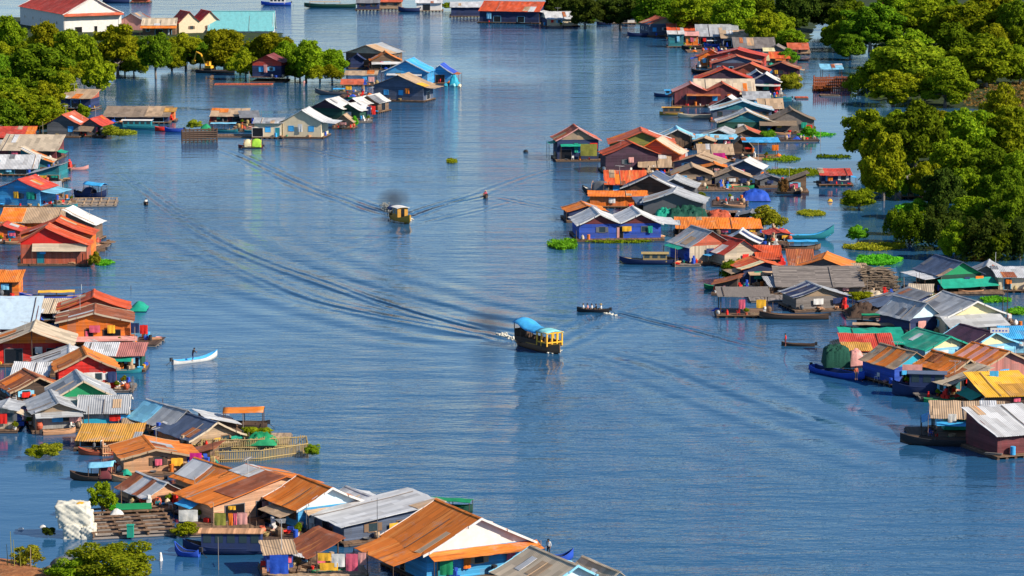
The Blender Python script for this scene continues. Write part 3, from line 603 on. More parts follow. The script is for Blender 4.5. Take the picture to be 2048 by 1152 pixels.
def clutter():
    rs = random.Random(3); LT = [mat('leaf', 'lime'), mat('leaf', 'mid')]; shr = tree_proto('shrub_a')[0]
    CC = ('rose', 'white', 'sky', 'yellow', 'navy', 'pink', 'jade', 'orange', 'lblue', 'red')
    for root, label, n, info in HOUSES:
        if not n or 'deck' not in root: continue
        Fn, hw_, hd_, he_, zf_, wd_ = info; n = int(n * 1.9 + .5)
        for q in range(0 if he_ < 1.3 else 1 + (n > 5 and wd_ > 5)):   # washing under the eaves of the front
            nF = Vector((*Fn, 0)); uF = Vector((-nF.y, nF.x, 0)); hh = hw_ if abs(nF.x) > .5 else hd_; ww = hd_ if abs(nF.x) > .5 else hw_
            w2 = rs.uniform(.35, .75); u0 = rs.uniform(-ww * .8, ww * .3) if q == 0 else rs.uniform(ww * .35, ww * .7); M0 = Matrix.Translation(root.location) @ Matrix.Rotation(root.rotation_euler.z, 4, 'Z'); z_ = zf_ + (he_ - zf_) * .82
            pa = M0 @ (nF * (hh + .28) + uF * u0 + Vector((0, 0, z_))); pb = M0 @ (nF * (hh + .28) + uF * (u0 + w2 * 2) + Vector((0, 0, z_))); c_ = CC[rs.randrange(len(CC))] if q == 0 else CC[(CC.index(c_) + 3) % len(CC)]
            lb = '%s cloth hung on front of %s' % ({'rose': 'crimson', 'sky': 'blue', 'jade': 'green', 'lblue': 'pale blue'}.get(c_, c_), label)
            if len(lb.split()) <= 16: cloth(lb, pa, pb, rs.uniform(.5, .9) * (he_ - zf_) * .6, c_)
        if rs.random() < .6:
            X0, X1, Y0, Y1, z0 = root['deck']; M0 = Matrix.Translation(root.location) @ Matrix.Rotation(root.rotation_euler.z, 4, 'Z'); cs = [(X0 - .1, Y0 - .1), (X1 + .1, Y0 - .1), (X0 - .1, Y1 + .1)]; x, y = cs[rs.randrange(2) if Fn[1] else rs.choice((0, 2))]
            pt = M0 @ Vector((x, y, 0)); m = MB(); hp = rs.uniform(1.4, 3.4); m.tube([(0, 0, -.5), (rs.uniform(-.1, .1), 0, hp)], [.055, .035], 6); o = m.build('mooring_pole', mat('s', rs.choice(['woodg', 'wood', 'woodd', 'tan']))); o.location = pt
            lb = 'mooring pole at deck corner of %s' % label
            if len(lb.split()) > 16: lb = 'mooring pole by %s' % label
            tag(o, lb, 'pole', 'mooring poles at the house decks')
        X0, X1, Y0, Y1, z0 = root['deck']; del root['deck']; used = set(); M = Matrix.Translation(root.location) @ Matrix.Rotation(root.rotation_euler.z, 4, 'Z')
        opts = [(k, c_) for k, cs in CKIND for c_ in cs]; rs.shuffle(opts); kinds = set(); pos = []
        for k, c_ in opts:
            if len(pos) >= n: break
            if k in kinds and info[3] != 0: continue
            for tr in range(8):                              # on the rim of the deck, towards the water and clear of the walls
                e = rs.choice('ffflr'); t = rs.uniform(.06, .94); rotd = abs((root.rotation_euler.z)) > .9
                if info[3] == 0: x, y = X0 + .3 + (X1 - X0 - .6) * rs.random(), Y0 + .3 + (Y1 - Y0 - .6) * rs.random()
                elif rotd: x, y = {'f': (X0 + .38, Y0 + (Y1 - Y0) * t), 'l': (X0 + .4 + (X1 - X0 - .8) * t * .6, Y1 - .26), 'r': (X0 + .4 + (X1 - X0 - .8) * t * .6, Y0 + .26)}[e]
                else: x, y = {'f': (X0 + (X1 - X0) * t, Y0 + .38), 'l': (X0 + .26, Y0 + .4 + (Y1 - Y0 - .8) * t * .6), 'r': (X1 - .26, Y0 + .4 + (Y1 - Y0 - .8) * t * .6)}[e]
                if all(abs(x - a) + abs(y - b) > .95 for a, b in pos): break
            else: continue
            pos.append((x, y)); kinds.add(k); p = M @ Vector((x, y, z0)); sc_ = rs.uniform(.8, 1.1)
            lb = '%s %s on deck of %s' % (CNAME[c_] if k != 'pot' else {'brick': 'clay', 'white': 'white'}[c_], KW[k], label)
            if len(lb.split()) > 16: lb = '%s %s by %s' % (CNAME[c_].split()[-1], KW[k].split()[-1], label)
            if len(lb.split()) > 16: continue
            if k == 'pot':
                o = empty('potted_plant', p, rs.uniform(0, 6)); m = MB(); m.lathe([(.14, 0), (.22, .3), (.24, .32), (.2, .32), (.13, .25)], 10); m.build('pot', mat('s', c_), o)
                f = link('foliage', shr, o); f.scale = (.09, .09, .085); f.location = (0, 0, .28); f.material_slots[0].link = 'OBJECT'; f.material_slots[0].material = LT[rs.randrange(2)]
            else:
                o = link(NM[k], clutter_mesh(k, c_)); o.location = p; o.rotation_euler = (0, 0, rs.uniform(0, 6)); 
            o.scale = (sc_,) * 3; tag(o, lb, KW[k].split()[-1] if k != 'bundle' else 'poles', 'household goods on the house decks')
def tarp(label, cx, cy, w, h, dm, c, name='tarpaulin', cat='tarpaulin', yaw=0, z=.1, kind='c', group=None, n=12, rough=.10, e=.55):
    r_ = random.Random(hash_(label)); wm = w / S(cy); hm = VM(h, cy); m = MB()
    rows = [[((i / n - .5) * wm + r_.uniform(-.05, .05), (j / n - .5) * dm, z * 0 + max(-.05, hm * (max(0, math.sin(math.pi * i / n)) * max(0, math.sin(math.pi * j / n))) ** e * (1 + r_.uniform(-rough, rough)))) for i in range(n + 1)] for j in range(n + 1)]
    m.grid(rows); o = m.build(name, mat(kind, c), None, True); o.location = at(cx, cy, 0) + Vector((0, dm * .3, z)); o.rotation_euler = (0, 0, R(yaw)); tag(o, label, cat, group); return o
def raft(label, cx, cy, w, D, yaw=0, logs='woodg', deckc='k.wood', name='raft', h=.35, across=True, frame=False, cl=0, dense=False, group='rafts moored beside the houses'):
    wm = w / S(cy); root = empty(name, at(cx, cy) + Vector((-math.sin(R(yaw)), math.cos(R(yaw)), 0)) * D / 2, R(yaw)); tag(root, label, 'raft', group); r_ = random.Random(hash_(label)); m = MB()
    n = max(3, int(D / .55))
    for i in range(n): y = -D / 2 + .2 + (D - .4) * i / (n - 1); m.tube([(-wm / 2 + r_.uniform(-.2, .2), y, .08), (wm / 2 + r_.uniform(-.2, .2), y + r_.uniform(-.1, .1), .08)], .17, 6)
    m.build('log', mat('s', logs), root)
    m = MB()
    if frame:
        nx = max(2, int(wm / (1.3 if not dense else 2.2)))
        for i in range(nx + 1): x = -wm / 2 + .2 + (wm - .4) * i / nx; m.box(x - .1, x + .1, -D / 2, D / 2, .26, h + .05)
        for y in ((-D / 2 + .1, 0, D / 2 - .1) if not dense else [-D / 2 + .2 + (D - .4) * q / 6 + r_.uniform(-.2, .2) for q in range(7)]):
            if dense: m.box(-wm / 2 + r_.uniform(0, .8), wm / 2 - r_.uniform(0, .8), y - .34, y + .34, h + .1, h + .16)
            m.box(-wm / 2, wm / 2, y - .1, y + .1, h + .06, h + .2)
        m.build('timber_frame', surf(deckc), root)
    else: m.box(-wm / 2, wm / 2, -D / 2, D / 2, .26, h); m.build('deck', surf(deckc), root)
    if cl: root['deck'] = [-wm / 2, wm / 2, -D / 2, D / 2, h]; HOUSES.append((root, label, cl, ((0, -1), wm / 2, D / 2, 0, h, wm)))
    return root
def pen(label, pts_px, h=1.1, c='straw', name='bamboo_pen', gap=.2, rails=2, th=.055):
    """closed ring of upright poles with rails: a floating fish or garden pen"""
    Pp = [at(*p) for p in pts_px]; ctr = sum(Pp, Vector()) / len(Pp); root = empty(name, ctr); tag(root, label, 'pen', 'fenced pens'); m = MB(); rl = MB(); r_ = random.Random(hash_(label))
    for a, b in zip(Pp, Pp[1:] + Pp[:1]):
        n = max(2, int((b - a).length / gap))
        for i in range(n): p = a.lerp(b, i / n) - ctr; hh = h * r_.uniform(.85, 1.12); m.tube([(p.x, p.y, -.1), (p.x + r_.uniform(-.04, .04), p.y, hh)], th, 5)
        for k in range(rails): z = h * (.22 + .68 * k / max(1, rails - 1)); q, w = a - ctr, b - ctr; rl.tube([(q.x, q.y - .07, z), (w.x, w.y - .07, z)], th * 1.1, 5)
    m.build('fence_poles', mat('s', c), root); rl.build('rail', mat('s', c), root)
    return root
def cloth(label, a, b, drop, c, n=7, group='washing hung out to dry', name='hanging_cloth', kind='c'):
    m = MB(); r_ = random.Random(hash_(label)); a, b = Vector(a), Vector(b); u = (b - a); nn = Vector((-u.y, u.x, 0)).normalized()
    rows = [[tuple((b - a) * (i / n) + nn * (.07 * math.sin(i * 1.9 + q * 1.3) * q) + Vector((0, 0, -drop * q + r_.uniform(-.02, .02)))) for i in range(n + 1)] for q in (0, .25, .5, .75, 1)]
    m.grid(rows, 0, 0); o = m.build(name, mat(kind, c), None, True); o.location = a; tag(o, label, 'cloth', group); return o
def line(label, a, b, h, name='clothes_line'):
    a, b = Vector(a), Vector(b); root = empty(name, a); tag(root, label, 'clothes line'); d = b - a
    for p in (Vector(), d): m = MB(); m.tube([(p.x, p.y, -.2), (p.x, p.y, h + .1)], .045, 5); m.build('post', mat('s', 'woodd'), root)
    m = MB(); m.tube([(d.x * t, d.y * t, h - .08 * math.sin(math.pi * t)) for t in (0, .25, .5, .75, 1)], .015, 4); m.build('cord', mat('s', 'dark'), root); return root
def pole(label, cx, cy, h, c='woodg', r=.05, lean=(0, 0), name='mooring_pole', group='poles standing in the water', z=-.4):
    m = MB(); hm = VM(h, cy); m.tube([(0, 0, z), (lean[0] * hm * .5, lean[1] * hm * .5, hm * .5), (lean[0] * hm, lean[1] * hm, hm)], [r, r * .9, r * .6], 6); o = m.build(name, mat('s', c)); o.location = at(cx, cy); tag(o, label, 'pole', group); return o
def ball(m, c, r, seed, sq=.8, mi=0, n=8):
    r_ = random.Random(seed); rows = []
    for i in range(n + 1):
        a = math.pi * i / n; rows.append([(c[0] + r * math.sin(a) * math.cos(b) * (1 + .18 * math.sin(3 * b + seed) * math.sin(a)), c[1] + r * math.sin(a) * math.sin(b) * (1 + .15 * math.sin(2 * b + seed * 2) * math.sin(a)), c[2] + r * sq * math.cos(a)) for b in [2 * math.pi * k / 10 for k in range(11)]])
    m.grid(rows, mi)

def sticks(label, cx, cy, w, h, dm, c, n, name, cat, th=.09, ln=(1.2, 3.0)):
    r_ = random.Random(hash_(label)); wm = w / S(cy); hm = VM(h, cy); m = MB()
    for i in range(n):
        x = r_.uniform(-.5, .5) * wm; y = r_.uniform(-.5, .5) * dm; top = hm * (1 - (abs(x) / (wm * .56)) ** 4) * (1 - (abs(y) / (dm * .58)) ** 4); z = r_.uniform(.1, 1) * top; a = r_.gauss(0, .35); l_ = r_.uniform(*ln) / 2; t = r_.gauss(0, .12)
        m.tube([(x - l_ * math.cos(a), y - l_ * math.sin(a), z - l_ * t), (x, y, z + .06), (x + l_ * math.cos(a), y + l_ * math.sin(a), z + l_ * t)], r_.uniform(.5, 1.2) * th, 5)
    m.box(-wm * .46, wm * .46, -dm * .4, dm * .4, 0, hm * .62)
    o = m.build(name, mat('h', c)); o.location = at(cx, cy, .1) + Vector((0, dm * .45, 0)); tag(o, label, cat); return o

def extras():
    rs = random.Random(21); protos = []
    def rowboat(hull, inner, trim):
        o = boat('', 0, 700, rs.uniform(3.6, 4.6), 0, .95, hull, inner, .38, .3, trim=trim, name='rowing_boat'); return o
    cols = [('wood', 'woodd', 'wood', 'brown'), ('woodg', 'wood', 'woodg', 'grey weathered'), ('teal', 'wood', 'teal', 'teal'), ('blue', 'wood', 'white', 'blue and white'), ('woodl', 'wood', 'woodl', 'pale wooden'), ('dark', 'woodd', 'dark', 'black'), ('green', 'woodd', 'green', 'dark green')]
    pr = [rowboat(*c[:3]) for c in cols]; usedp = set()
    ant = empty('tv_antenna', (0, 0, 0)); m = MB(); m.tube([(0, 0, -.4), (0, 0, 2.6)], [.035, .025], 5); m.build('mast', mat('s', 'zinc'), ant); m = MB(); m.box(-.75, .75, -.02, .02, 2.5, 2.54)
    for i in range(6): x = -.7 + i * .28; m.box(x - .012, x + .012, -.45 + .04 * i, .45 - .04 * i, 2.5, 2.525)
    m.build('antenna_rods', mat('s', 'zinc'), ant); usea = False
    for n_, (root, label, n, info) in enumerate(HOUSES):
        if n < 2 or 'deck' not in root: continue
        Fn, hw, hd, he, z0, wd = info; X0, X1, Y0, Y1, zf = root['deck']; M = Matrix.Translation(root.location) @ Matrix.Rotation(root.rotation_euler.z, 4, 'Z')
        nF = Vector((*Fn, 0)); uF = Vector((-nF.y, nF.x, 0)); ext = -X0 if Fn[0] else -Y0; half = (Y1 - Y0) / 2 if Fn[0] else (X1 - X0) / 2
        if rs.random() < .50 and len(label.split()) <= 9:
            i = rs.randrange(len(pr)); o = pr[i] if i not in usedp else copy_tree(pr[i]); usedp.add(i); off = rs.uniform(-.5, .9) * half
            o.location = M @ (nF * (ext + .65) + uF * off); o.rotation_euler.z = root.rotation_euler.z + math.atan2(uF.y, uF.x) + rs.choice((0, math.pi)) + rs.uniform(-.18, .18)
            tag(o, '%s rowing boat moored at %s' % (cols[i][3], label), 'boat', 'small rowing boats moored at the houses')
        if rs.random() < .28 and he > 1.8:
            o = copy_tree(ant) if usea else ant; usea = True; p = M @ Vector((rs.uniform(-.5, .5) * hw, rs.uniform(-.3, .8) * hd, 0)); o.location = (p.x, p.y, max(0, he - .1)); o.rotation_euler.z = rs.uniform(0, 6); s_ = rs.uniform(.8, 1.3); o.scale = (s_,) * 3
            tag(o, 'television antenna on %s' % label, 'antenna', 'television antennas on the roofs')
    for i, o in enumerate(pr):
        if i not in usedp: 
            for c in list(o.children): bpy.data.objects.remove(c)
            bpy.data.objects.remove(o)
H = house
# ---- left bank, far end: the temple compound behind the trees
H('large white hall with wide red tiled roof', 186, 66, 108, 40, 72, 40, 27, roof='t.redr', wall='s.white', trim='s.white', awn=[('F','t.brick',1.0,1.6,.7,-.02,1.02)], op=[('L',.12,'w'),('L',.3,'w'),('L',.48,'w'),('L',.66,'w'),('L',.84,'w'),('F',.25,'o'),('F',.55,'d'),('F',.8,'o')], name='temple_hall', cat='hall', z0=.1, cl=0, flare=.4)
H('small pink shed with dark roof beside the white hall', 263, 62, 46, 22, 38, 8, -12, roof='z.zincd', wall='s.pink', name='shed', cat='shed', z0=.1, cl=0, op=())
H('house with curved pale roof and rusty lower roof', 318, 72, 66, 22, 34, 7, 0, k='side', roof='p.beige', wall='w.wood', awn=[('F','r.rust',1.0,2.0,.8,-.05,1.05)], name='house', cl=0, z0=.1, flare=.6)
H('cream house with two red gables in front of the far water', 400, 68, 80, 24, 45, 8, 24, k='twin', roof='p.redr', wall='s.cream', name='house', cl=0, z0=.1, op=[('F',.3,'w'),('F',.7,'w')])
H('pavilion with broad turquoise roof and white eaves', 482, 68, 128, 9, 44, 8, 0, k='side', roof='s.aquad', wall='s.white', trim='s.white', name='pavilion', cat='pavilion', cl=0, z0=.1, op=())
H('red house on stilts with dark porch and blue door', 534, 164, 58, 40, 57, 7, -10, roof='p.maroon', wall='w.redr', lower='w.navy', lowh=.75, z0=1.3, op=[('F',.3,'b'),('F',.65,'w')], deck=1.2)
H('red-walled house with broad tan roof under the left trees', 152, 222, 60, 26, 38, 6, -12, k='shedf', roof='p.tan', wall='w.brick', lower='w.navy', lowh=.9, op=[('F',.5,'o')], z0=.7)
H('grey house with faded red roof by the yellow-green floating plants', 126, 275, 64, 28, 52, 8, -10, roof='p.brick', wall='w.greyd', awn=[('L','p.woodg',.95,1.6,.5,0,1)], op=[('F',.75,'b')])
H('small grey house with red roof and purple doorway', 182, 274, 42, 24, 42, 7, -12, roof='p.redr', wall='w.greyd', awn=[('F','h.thatch',.9,2.2,.9,-.2,.7)], op=[('F',.85,'d')])
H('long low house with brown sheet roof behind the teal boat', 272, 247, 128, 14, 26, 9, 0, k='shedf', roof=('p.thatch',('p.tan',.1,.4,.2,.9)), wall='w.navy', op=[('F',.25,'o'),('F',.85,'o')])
H('little orange shed at the end of the brown roofed house', 340, 243, 17, 20, 24, 3, 0, k='shedf', roof='p.ochre', wall='w.orange', cl=0, op=())
H('low brown-roofed hut with red inside behind the dark cage', 458, 247, 70, 15, 24, 6, 0, k='shedf', roof='p.tan', wall='v.maroon', op=[('F',.3,'o'),('F',.75,'o')], cl=3)
H('pale house wing with blue door left of the cream house', 536, 277, 54, 31, 36, 5, 0, k='shedf', roof='z.zinc', wall='s.cream', op=[('F',.5,'b'),('F',.85,'e'),('F',.12,'o')], cl=1)
H('cream house with pale blue shutters and grey roof', 604, 277, 78, 35, 62, 7, -9, roof='z.zincl', wall='s.cream', op=[('F',.22,'b'),('F',.74,'b')], awn=[('R','z.zincl',.97,3.0,.35,0,1)], deck=.5)
H('dark green house with white roof behind the cream house', 652, 242, 66, 26, 48, 7, -20, roof='z.white', gable='w.purple', wall='w.dgreen', op=(), cl=0)
H('smaller dark green house with white roof and garden porch', 698, 242, 44, 22, 39, 6, -20, roof='z.white', wall='w.dgreen', op=())
H('maroon-gabled house with white roof in the row behind', 706, 230, 40, 22, 38, 7, -22, roof='z.white', gable='w.maroon', wall='w.maroon', op=(), cl=0)
H('tan house with dark and white roof ending the white-roofed row', 736, 226, 40, 22, 39, 6, -22, roof=('z.white',('z.zincd',0,.5,.5,1)), wall='w.wood', op=[('R',.5,'o')])
H('little wooden shed with tan roof on a planted deck', 687, 258, 34, 16, 31, 3, -10, roof='p.tan', wall='w.woodl', cl=3)
H('house with long weathered tan roof at the back of the point', 733, 134, 84, 28, 48, 9, -24, roof=('z.zinc',('r.tan',.0,.5,.5,1)), wall='w.wood', gable='w.cream', trim='s.tan', cl=1)
H('navy shed under the long weathered roof', 714, 138, 26, 20, 31, 3, 0, roof='p.navy', wall='w.navy', cl=0, op=())
H('hut with rust-orange roof between tan house and blue roofs', 772, 140, 58, 20, 38, 5, 5, roof='r.rust', wall='w.wood', awn=[('F','z.zincl',.8,1.6,.5,0,1)], op=[('F',.5,'o')])
H('bright blue house with blue roof and white roof edging', 812, 172, 86, 30, 56, 8, -12, roof='p.sky', wall='w.sky', trim='s.white', op=())
H('second blue-roofed house with white eaves at the tip of the point', 880, 168, 46, 23, 42, 6, -8, roof='p.blue', wall='w.sky', trim='s.white', op=[('F',.5,'o')])
H('lavender-grey house with blue shutters and tan roof', 797, 203, 100, 32, 57, 7, -18, roof=('p.tan',('p.yellow',.0,.5,.75,.95)), wall='w.slate', gable='w.slate', op=[('F',.25,'b'),('F',.55,'b'),('R',.5,'o')], awn=[('R','p.tan',.95,2.6,.3,0,1)], tint=1)
H('open timber platform with stacked goods by the grey boat', 722, 172, 60, 22, 26, 6, 0, k='shedf', roof='p.tan', wall='none', cl=5)
# ---- left edge
H('low house with plain red roof at left edge', 24, 304, 80, 30, 44, 6, 0, k='shedf', roof='p.redr', wall='w.brick', op=())
H('long grey-roofed shed with maroon wall', 56, 320, 114, 20, 42, 7, -5, k='shedf', roof='z.beige', wall='w.maroon', op=[('F',.2,'d'),('F',.8,'o')])
H('lean-to with curved tan roof sloping towards the water', 72, 338, 60, 14, 40, 5, 0, k='shedr', roof='p.beige', wall='w.teal', op=(), flare=.5)
H('teal-walled hut under flat grey roof', 34, 352, 76, 16, 35, 5, 0, k='shedf', roof='z.zincl', wall='w.teal', op=[('F',.6,'o')])
H('grey-roofed hut with teal side behind the light blue house', 88, 366, 62, 18, 36, 6, -8, k='shed', roof='z.zinc', wall='w.teal', op=[('F',.8,'o')], cl=3)
H('light blue house with red roof and white banner', 38, 415, 88, 38, 64, 7, -16, roof='p.redr', wall='w.sky', op=[('F',.5,'w'),('F',.85,'w')], awn=[('R','z.lblue',.9,3.0,.4,0,1)], cl=4)
H('rust-orange roofed house behind the double orange roofs', 62, 474, 120, 30, 48, 6, 0, k='shedf', roof=('p.tan',('p.orange',0.6,1,.1,.9)), wall='v.orange', op=())
H('hut with white sheet roof behind the double orange roofs', 160, 484, 56, 36, 62, 5, -10, k='shedr', roof='c.white', wall='w.wood', op=())
H('rust-roofed house at left edge before the orange wall', 6, 486, 70, 24, 42, 5, 0, roof='p.redr', wall='w.brick', cl=3)
H('tall orange-roofed house behind the rusty panelled house', 113, 519, 140, 50, 86, 6, 0, roof='p.rustr', wall='w.orange', gable='w.redr', op=(), cl=0, flare=.5)
H('house with orange-red roof and rusty panelled front', 108, 532, 132, 48, 84, 5, 0, k='left', roof='p.rustr', wall='v.brick', gable='s.red', awn=[('F','z.beige',.93,.7,1.1,.18,1.0)], op=[('F',.3,'e',.1,.6,.03)], cl=1, flare=.4, deck=.5)
H('small orange stall with rusty roof at left edge', 14, 596, 48, 34, 46, 4, 0, k='shedf', roof='r.rust', wall='w.orange', op=[('F',.5,'o')], cl=3)
H('house with large plain pale blue roof at left edge', 18, 676, 104, 22, 66, 6, 0, k='shedf', roof='s.iceg', wall='w.maroon', op=())
H('house with faded tan sheet roof beside the blue boat', 108, 644, 84, 20, 34, 5, 0, k='shedf', roof='p.beige', wall='w.wood', op=[('F',.3,'o')])
H('rust-red roofed house behind the orange house', 188, 668, 132, 50, 86, 6, 6, roof='p.rustr', wall='w.brick', op=(), cl=0, flare=.5)
H('orange house with brown roof and pale roof edge', 190, 694, 140, 52, 82, 7, 6, roof='p.rustd', wall='w.orange', trim='s.beige', awn=[('F','z.pink',.34,1.8,.35,.18,1.1)], op=[('F',.42,'d'),('F',.74,'o')], flare=.4, cl=4)
H('red-orange house with tan roof and wide porch', 66, 732, 152, 46, 88, 7, 4, roof='p.beige', wall='w.red', gable='w.orange', porch=1.2, op=[('F',.25,'o'),('F',.55,'d'),('F',.8,'o')], cl=3)
H('white-roofed house behind the bright red house', 140, 752, 136, 24, 60, 6, 8, roof='z.zincl', wall='w.woodd', op=(), cl=0)
H('green shop front with pink awning on the water', 226, 742, 116, 32, 44, 4, 0, k='shedf', roof=('z.dpink',('z.zincl',.5,1,0,1)), wall='s.dgreen', op=[('F',.2,'o'),('F',.5,'o'),('F',.8,'o')], cl=5)
H('bright red house with rust roof and yellow drums', 176, 784, 112, 47, 88, 6, 12, k='gable', roof='r.rust', wall='w.red', op=[('F',.68,'w'),('F',.9,'w')], trim='s.tan', cl=4)
H('rusty-roofed house left of the green gable', 78, 806, 96, 28, 52, 6, 24, roof='r.rustd', wall='w.woodd', trim='s.tan', cl=2)
H('low hut with grey awning roof above rusty roof', 58, 782, 66, 26, 44, 4, 0, k='shedf', roof='z.zincl', wall='w.black', op=())
H('grey-roofed house with bright green gable', 168, 838, 112, 46, 94, 7, 14, roof='z.zinc', wall='w.grey', gable='s.green', trim='s.beige', op=(), cl=0)
H('grey boarded house with grey sheet roof', 118, 863, 92, 40, 78, 8, 14, roof='z.zinc', wall='v.grey', gable='w.tan', awn=[('F','z.zinc',1.0,.9,.5,0,1)], op=[('F',.65,'w')], cl=3)
H('grey house with blue painted lower wall', 207, 860, 90, 36, 56, 8, 4, k='side', roof='z.zinc', wall='v.grey', lower='s.cyan', lowh=.55, op=(), cl=3, trim='s.white')
H('narrow grey house cut by the left edge', 6, 864, 46, 44, 62, 5, 0, roof='z.zinc', wall='v.beige', op=[('F',.75,'w')])
H('low shed with ochre rusty roof and plank pen', 216, 900, 116, 20, 30, 6, 0, k='shedf', roof='r.ochre', wall='v.woodl', op=[('F',.2,'o')], cl=4)
H('brown plank house with lavender-grey roof', 372, 876, 66, 28, 56, 8, 38, roof=('z.zinc',('z.lblue',.6,1,0,.5)), wall='w.wood', op=[('F',.3,'d'),('F',.7,'w')], cl=4)
H('tan plank house with grey-blue roof by the garden', 432, 896, 92, 24, 52, 8, 34, roof='z.slate', wall='w.tan', op=[('F',.7,'w')], trim='s.beige', cl=4)
H('low hut with pale grey sheet roof above the tan plank house', 446, 868, 52, 20, 34, 5, 20, k='shedr', roof='z.zincl', wall='w.woodd', op=(), cl=2)
H('orange-brown wooden house with rusty roof and one window', 311, 950, 122, 38, 68, 7, 16, roof='r.rust', wall='w.woodl', op=[('F',.55,'w')], trim='s.tan', cl=4, awn=[('R','r.rust',.95,1.8,.3,0,1)])
H('plank shack with striped rust and grey roof by the bench', 332, 1014, 70, 26, 49, 6, 34, roof=('z.zincl',('r.rustd',.75,1,0,.5),('r.rustd',.3,.45,0,.5)), wall='w.woodl', op=[('F',.5,'o')], cl=5)
H('house with orange and pale grey patched roof', 466, 992, 78, 26, 54, 7, 38, roof=('r.rust',('z.zincl',.55,1,.1,.5)), wall='w.woodl', op=(), cl=1)
H('peach house with long rust, maroon and grey roof', 532, 1038, 196, 44, 80, 7, 36, k='longl', roof=('r.rust',('z.zincl',.5,1,.35,.62),('p.rustd',0,.5,.25,.62)), wall='w.peach', op=[('F',.2,'o'),('F',.5,'o'),('F',.8,'w')], cl=5, flare=.1)
H('bright blue house with orange rust roof and white gable', 661, 1057, 124, 48, 82, 6.5, 31, roof='r.rust', wall='w.sky', gable='s.ice', op=[('F',.25,'r'),('L',.4,'o'),('L',.8,'w')], trim='s.white', cl=4, sag=.03)
H('small pale-roofed hut behind the bright blue house', 742, 1030, 70, 24, 38, 5, 31, roof='z.zincl', wall='w.lblue', op=(), cl=0)
H('low house with broad pale grey roof', 784, 1078, 186, 38, 62, 7, 30, k='shed', roof=('z.zincl',('r.tan',0,.25,.6,1)), wall='w.slate', op=[('F',.3,'w'),('F',.6,'d'),('L',.5,'o')], cl=3, sag=.09)
H('open shack with dark red ribbed roof', 650, 1140, 56, 32, 58, 5, 31, k='shed', roof='r.rustd', wall='none', cl=5)
H('small lean-to with plank roof beside blue sheet', 560, 1150, 52, 44, 52, 3, 10, k='shedf', roof='p.tan', wall='w.blue', op=(), cl=3)
H('large blue hall with long rust roof and white gable', 958, 1158, 206, 66, 122, 8.5, 28, roof='r.rust', wall='w.sky', gable='s.white', awn=[('F','r.rust',.98,1.5,.5,0,1.06),('L','r.rust',.98,3.4,.9,0,1)], op=[('F',.15,'e'),('F',.5,'w'),('L',.4,'d')], trim='s.white', cl=3, name='floating_hall', cat='hall', sag=.03, flare=.1)
H('pale blue house with tan ribbed roof at the bottom edge', 1150, 1222, 146, 52, 92, 8, 28, roof='p.beige', wall='s.ice', trim='s.lblue', op=(), cl=0, sag=.03)
H('low house with plain tan roof at the bottom edge', 1234, 1226, 90, 48, 84, 6, 28, roof='p.beige', wall='s.ice', op=(), cl=0)
# ---- far bank along the top edge
H('blue far-bank house at top edge', 736, 21, 44, 16, 24, 6, 0, k='side', roof='z.zincd', wall='w.navy', cl=0)
H('tan far-bank house at top edge', 780, 19, 46, 16, 24, 6, 0, k='side', roof='p.brick', wall='w.tan', cl=0)
H('white open-fronted far-bank house at top edge', 858, 23, 50, 18, 27, 6, 0, k='side', roof='z.zincl', wall='s.white', cl=0, op=[('F',.4,'o')])
H('small red-roofed house on the far water behind the hall', 280, 6, 34, 9, 16, 6, 0, k='side', roof='p.redr', wall='w.brick', cl=0, op=())
H('long boathouse with navy front and rust-red roof', 1018, 47, 118, 25, 41, 14, -14, k='side', roof='p.rustr', wall='w.navy', cl=2, awn=[('R','z.zincl',1.0,5,.9,0,1)], op=[('F',.3,'o'),('F',.7,'o')], name='boathouse')
H('pale-roofed annex left of the rust-red boathouse', 934, 34, 64, 20, 28, 10, 0, k='side', roof='z.zincl', wall='w.navy', cl=0, op=())
H('cream house with grey roof and small dark window', 1125, 54, 62, 17, 29, 8, 10, k='side', roof='z.zincl', wall='s.cream', lwall='w.navy', op=[('F',.4,'w')], cl=2)
H('small open hut with grey roof and white lower wall', 1248, 48, 42, 16, 22, 5, 0, k='shedf', roof='z.zincl', wall='w.navy', lower='s.white', lowh=.4, op=[('F',.5,'o')], cl=0)
# ---- right bank, far end to near end
H('house with broken rust roof and tan gable by the forest', 1330, 73, 64, 26, 41, 8, 18, roof='p.brick', wall='w.slate', gable='w.tan', awn=[('R','p.brick',.95,2.5,.5,0,1)], cl=3)
H('small white house with orange-red roof', 1364, 78, 56, 17, 27, 6, 0, k='shedf', roof='p.rustr', wall='s.white', op=[('F',.25,'w')], cl=1)
H('teal-sided boathouse with flat white roof', 1352, 95, 30, 27, 31, 4, 0, k='shedf', roof='z.white', wall='w.teal', op=(), cl=1)
H('orange cabin on a dark barge', 1384, 93, 24, 22, 27, 4, 0, k='shedf', roof='p.pink', wall='w.orange', op=[('F',.5,'w')], cl=1)
H('long grey-roofed house beside the forest edge', 1436, 92, 82, 20, 38, 8, 0, k='shedf', roof='z.zinc', wall='w.slate', cl=2)
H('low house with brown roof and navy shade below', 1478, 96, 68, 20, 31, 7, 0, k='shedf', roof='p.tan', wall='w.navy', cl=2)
H('grey house with layered sagging roof', 1510, 112, 80, 16, 32, 8, 0, k='shedf', roof='z.woodg', wall='w.grey', cl=2, sag=.12)
H('shed with dull brown roof by the green shrub', 1552, 118, 46, 16, 30, 6, -10, roof='z.woodg', wall='w.woodg', cl=1)
H('dark red house with red roof and yellow annex', 1474, 138, 108, 26, 42, 8, -8, roof='p.redr', wall='w.redr', cl=3, flare=.4)
H('yellow shed beside the dark red house', 1538, 124, 18, 22, 26, 3, 0, k='shedf', roof='p.butter', wall='s.butter', cl=0, op=())
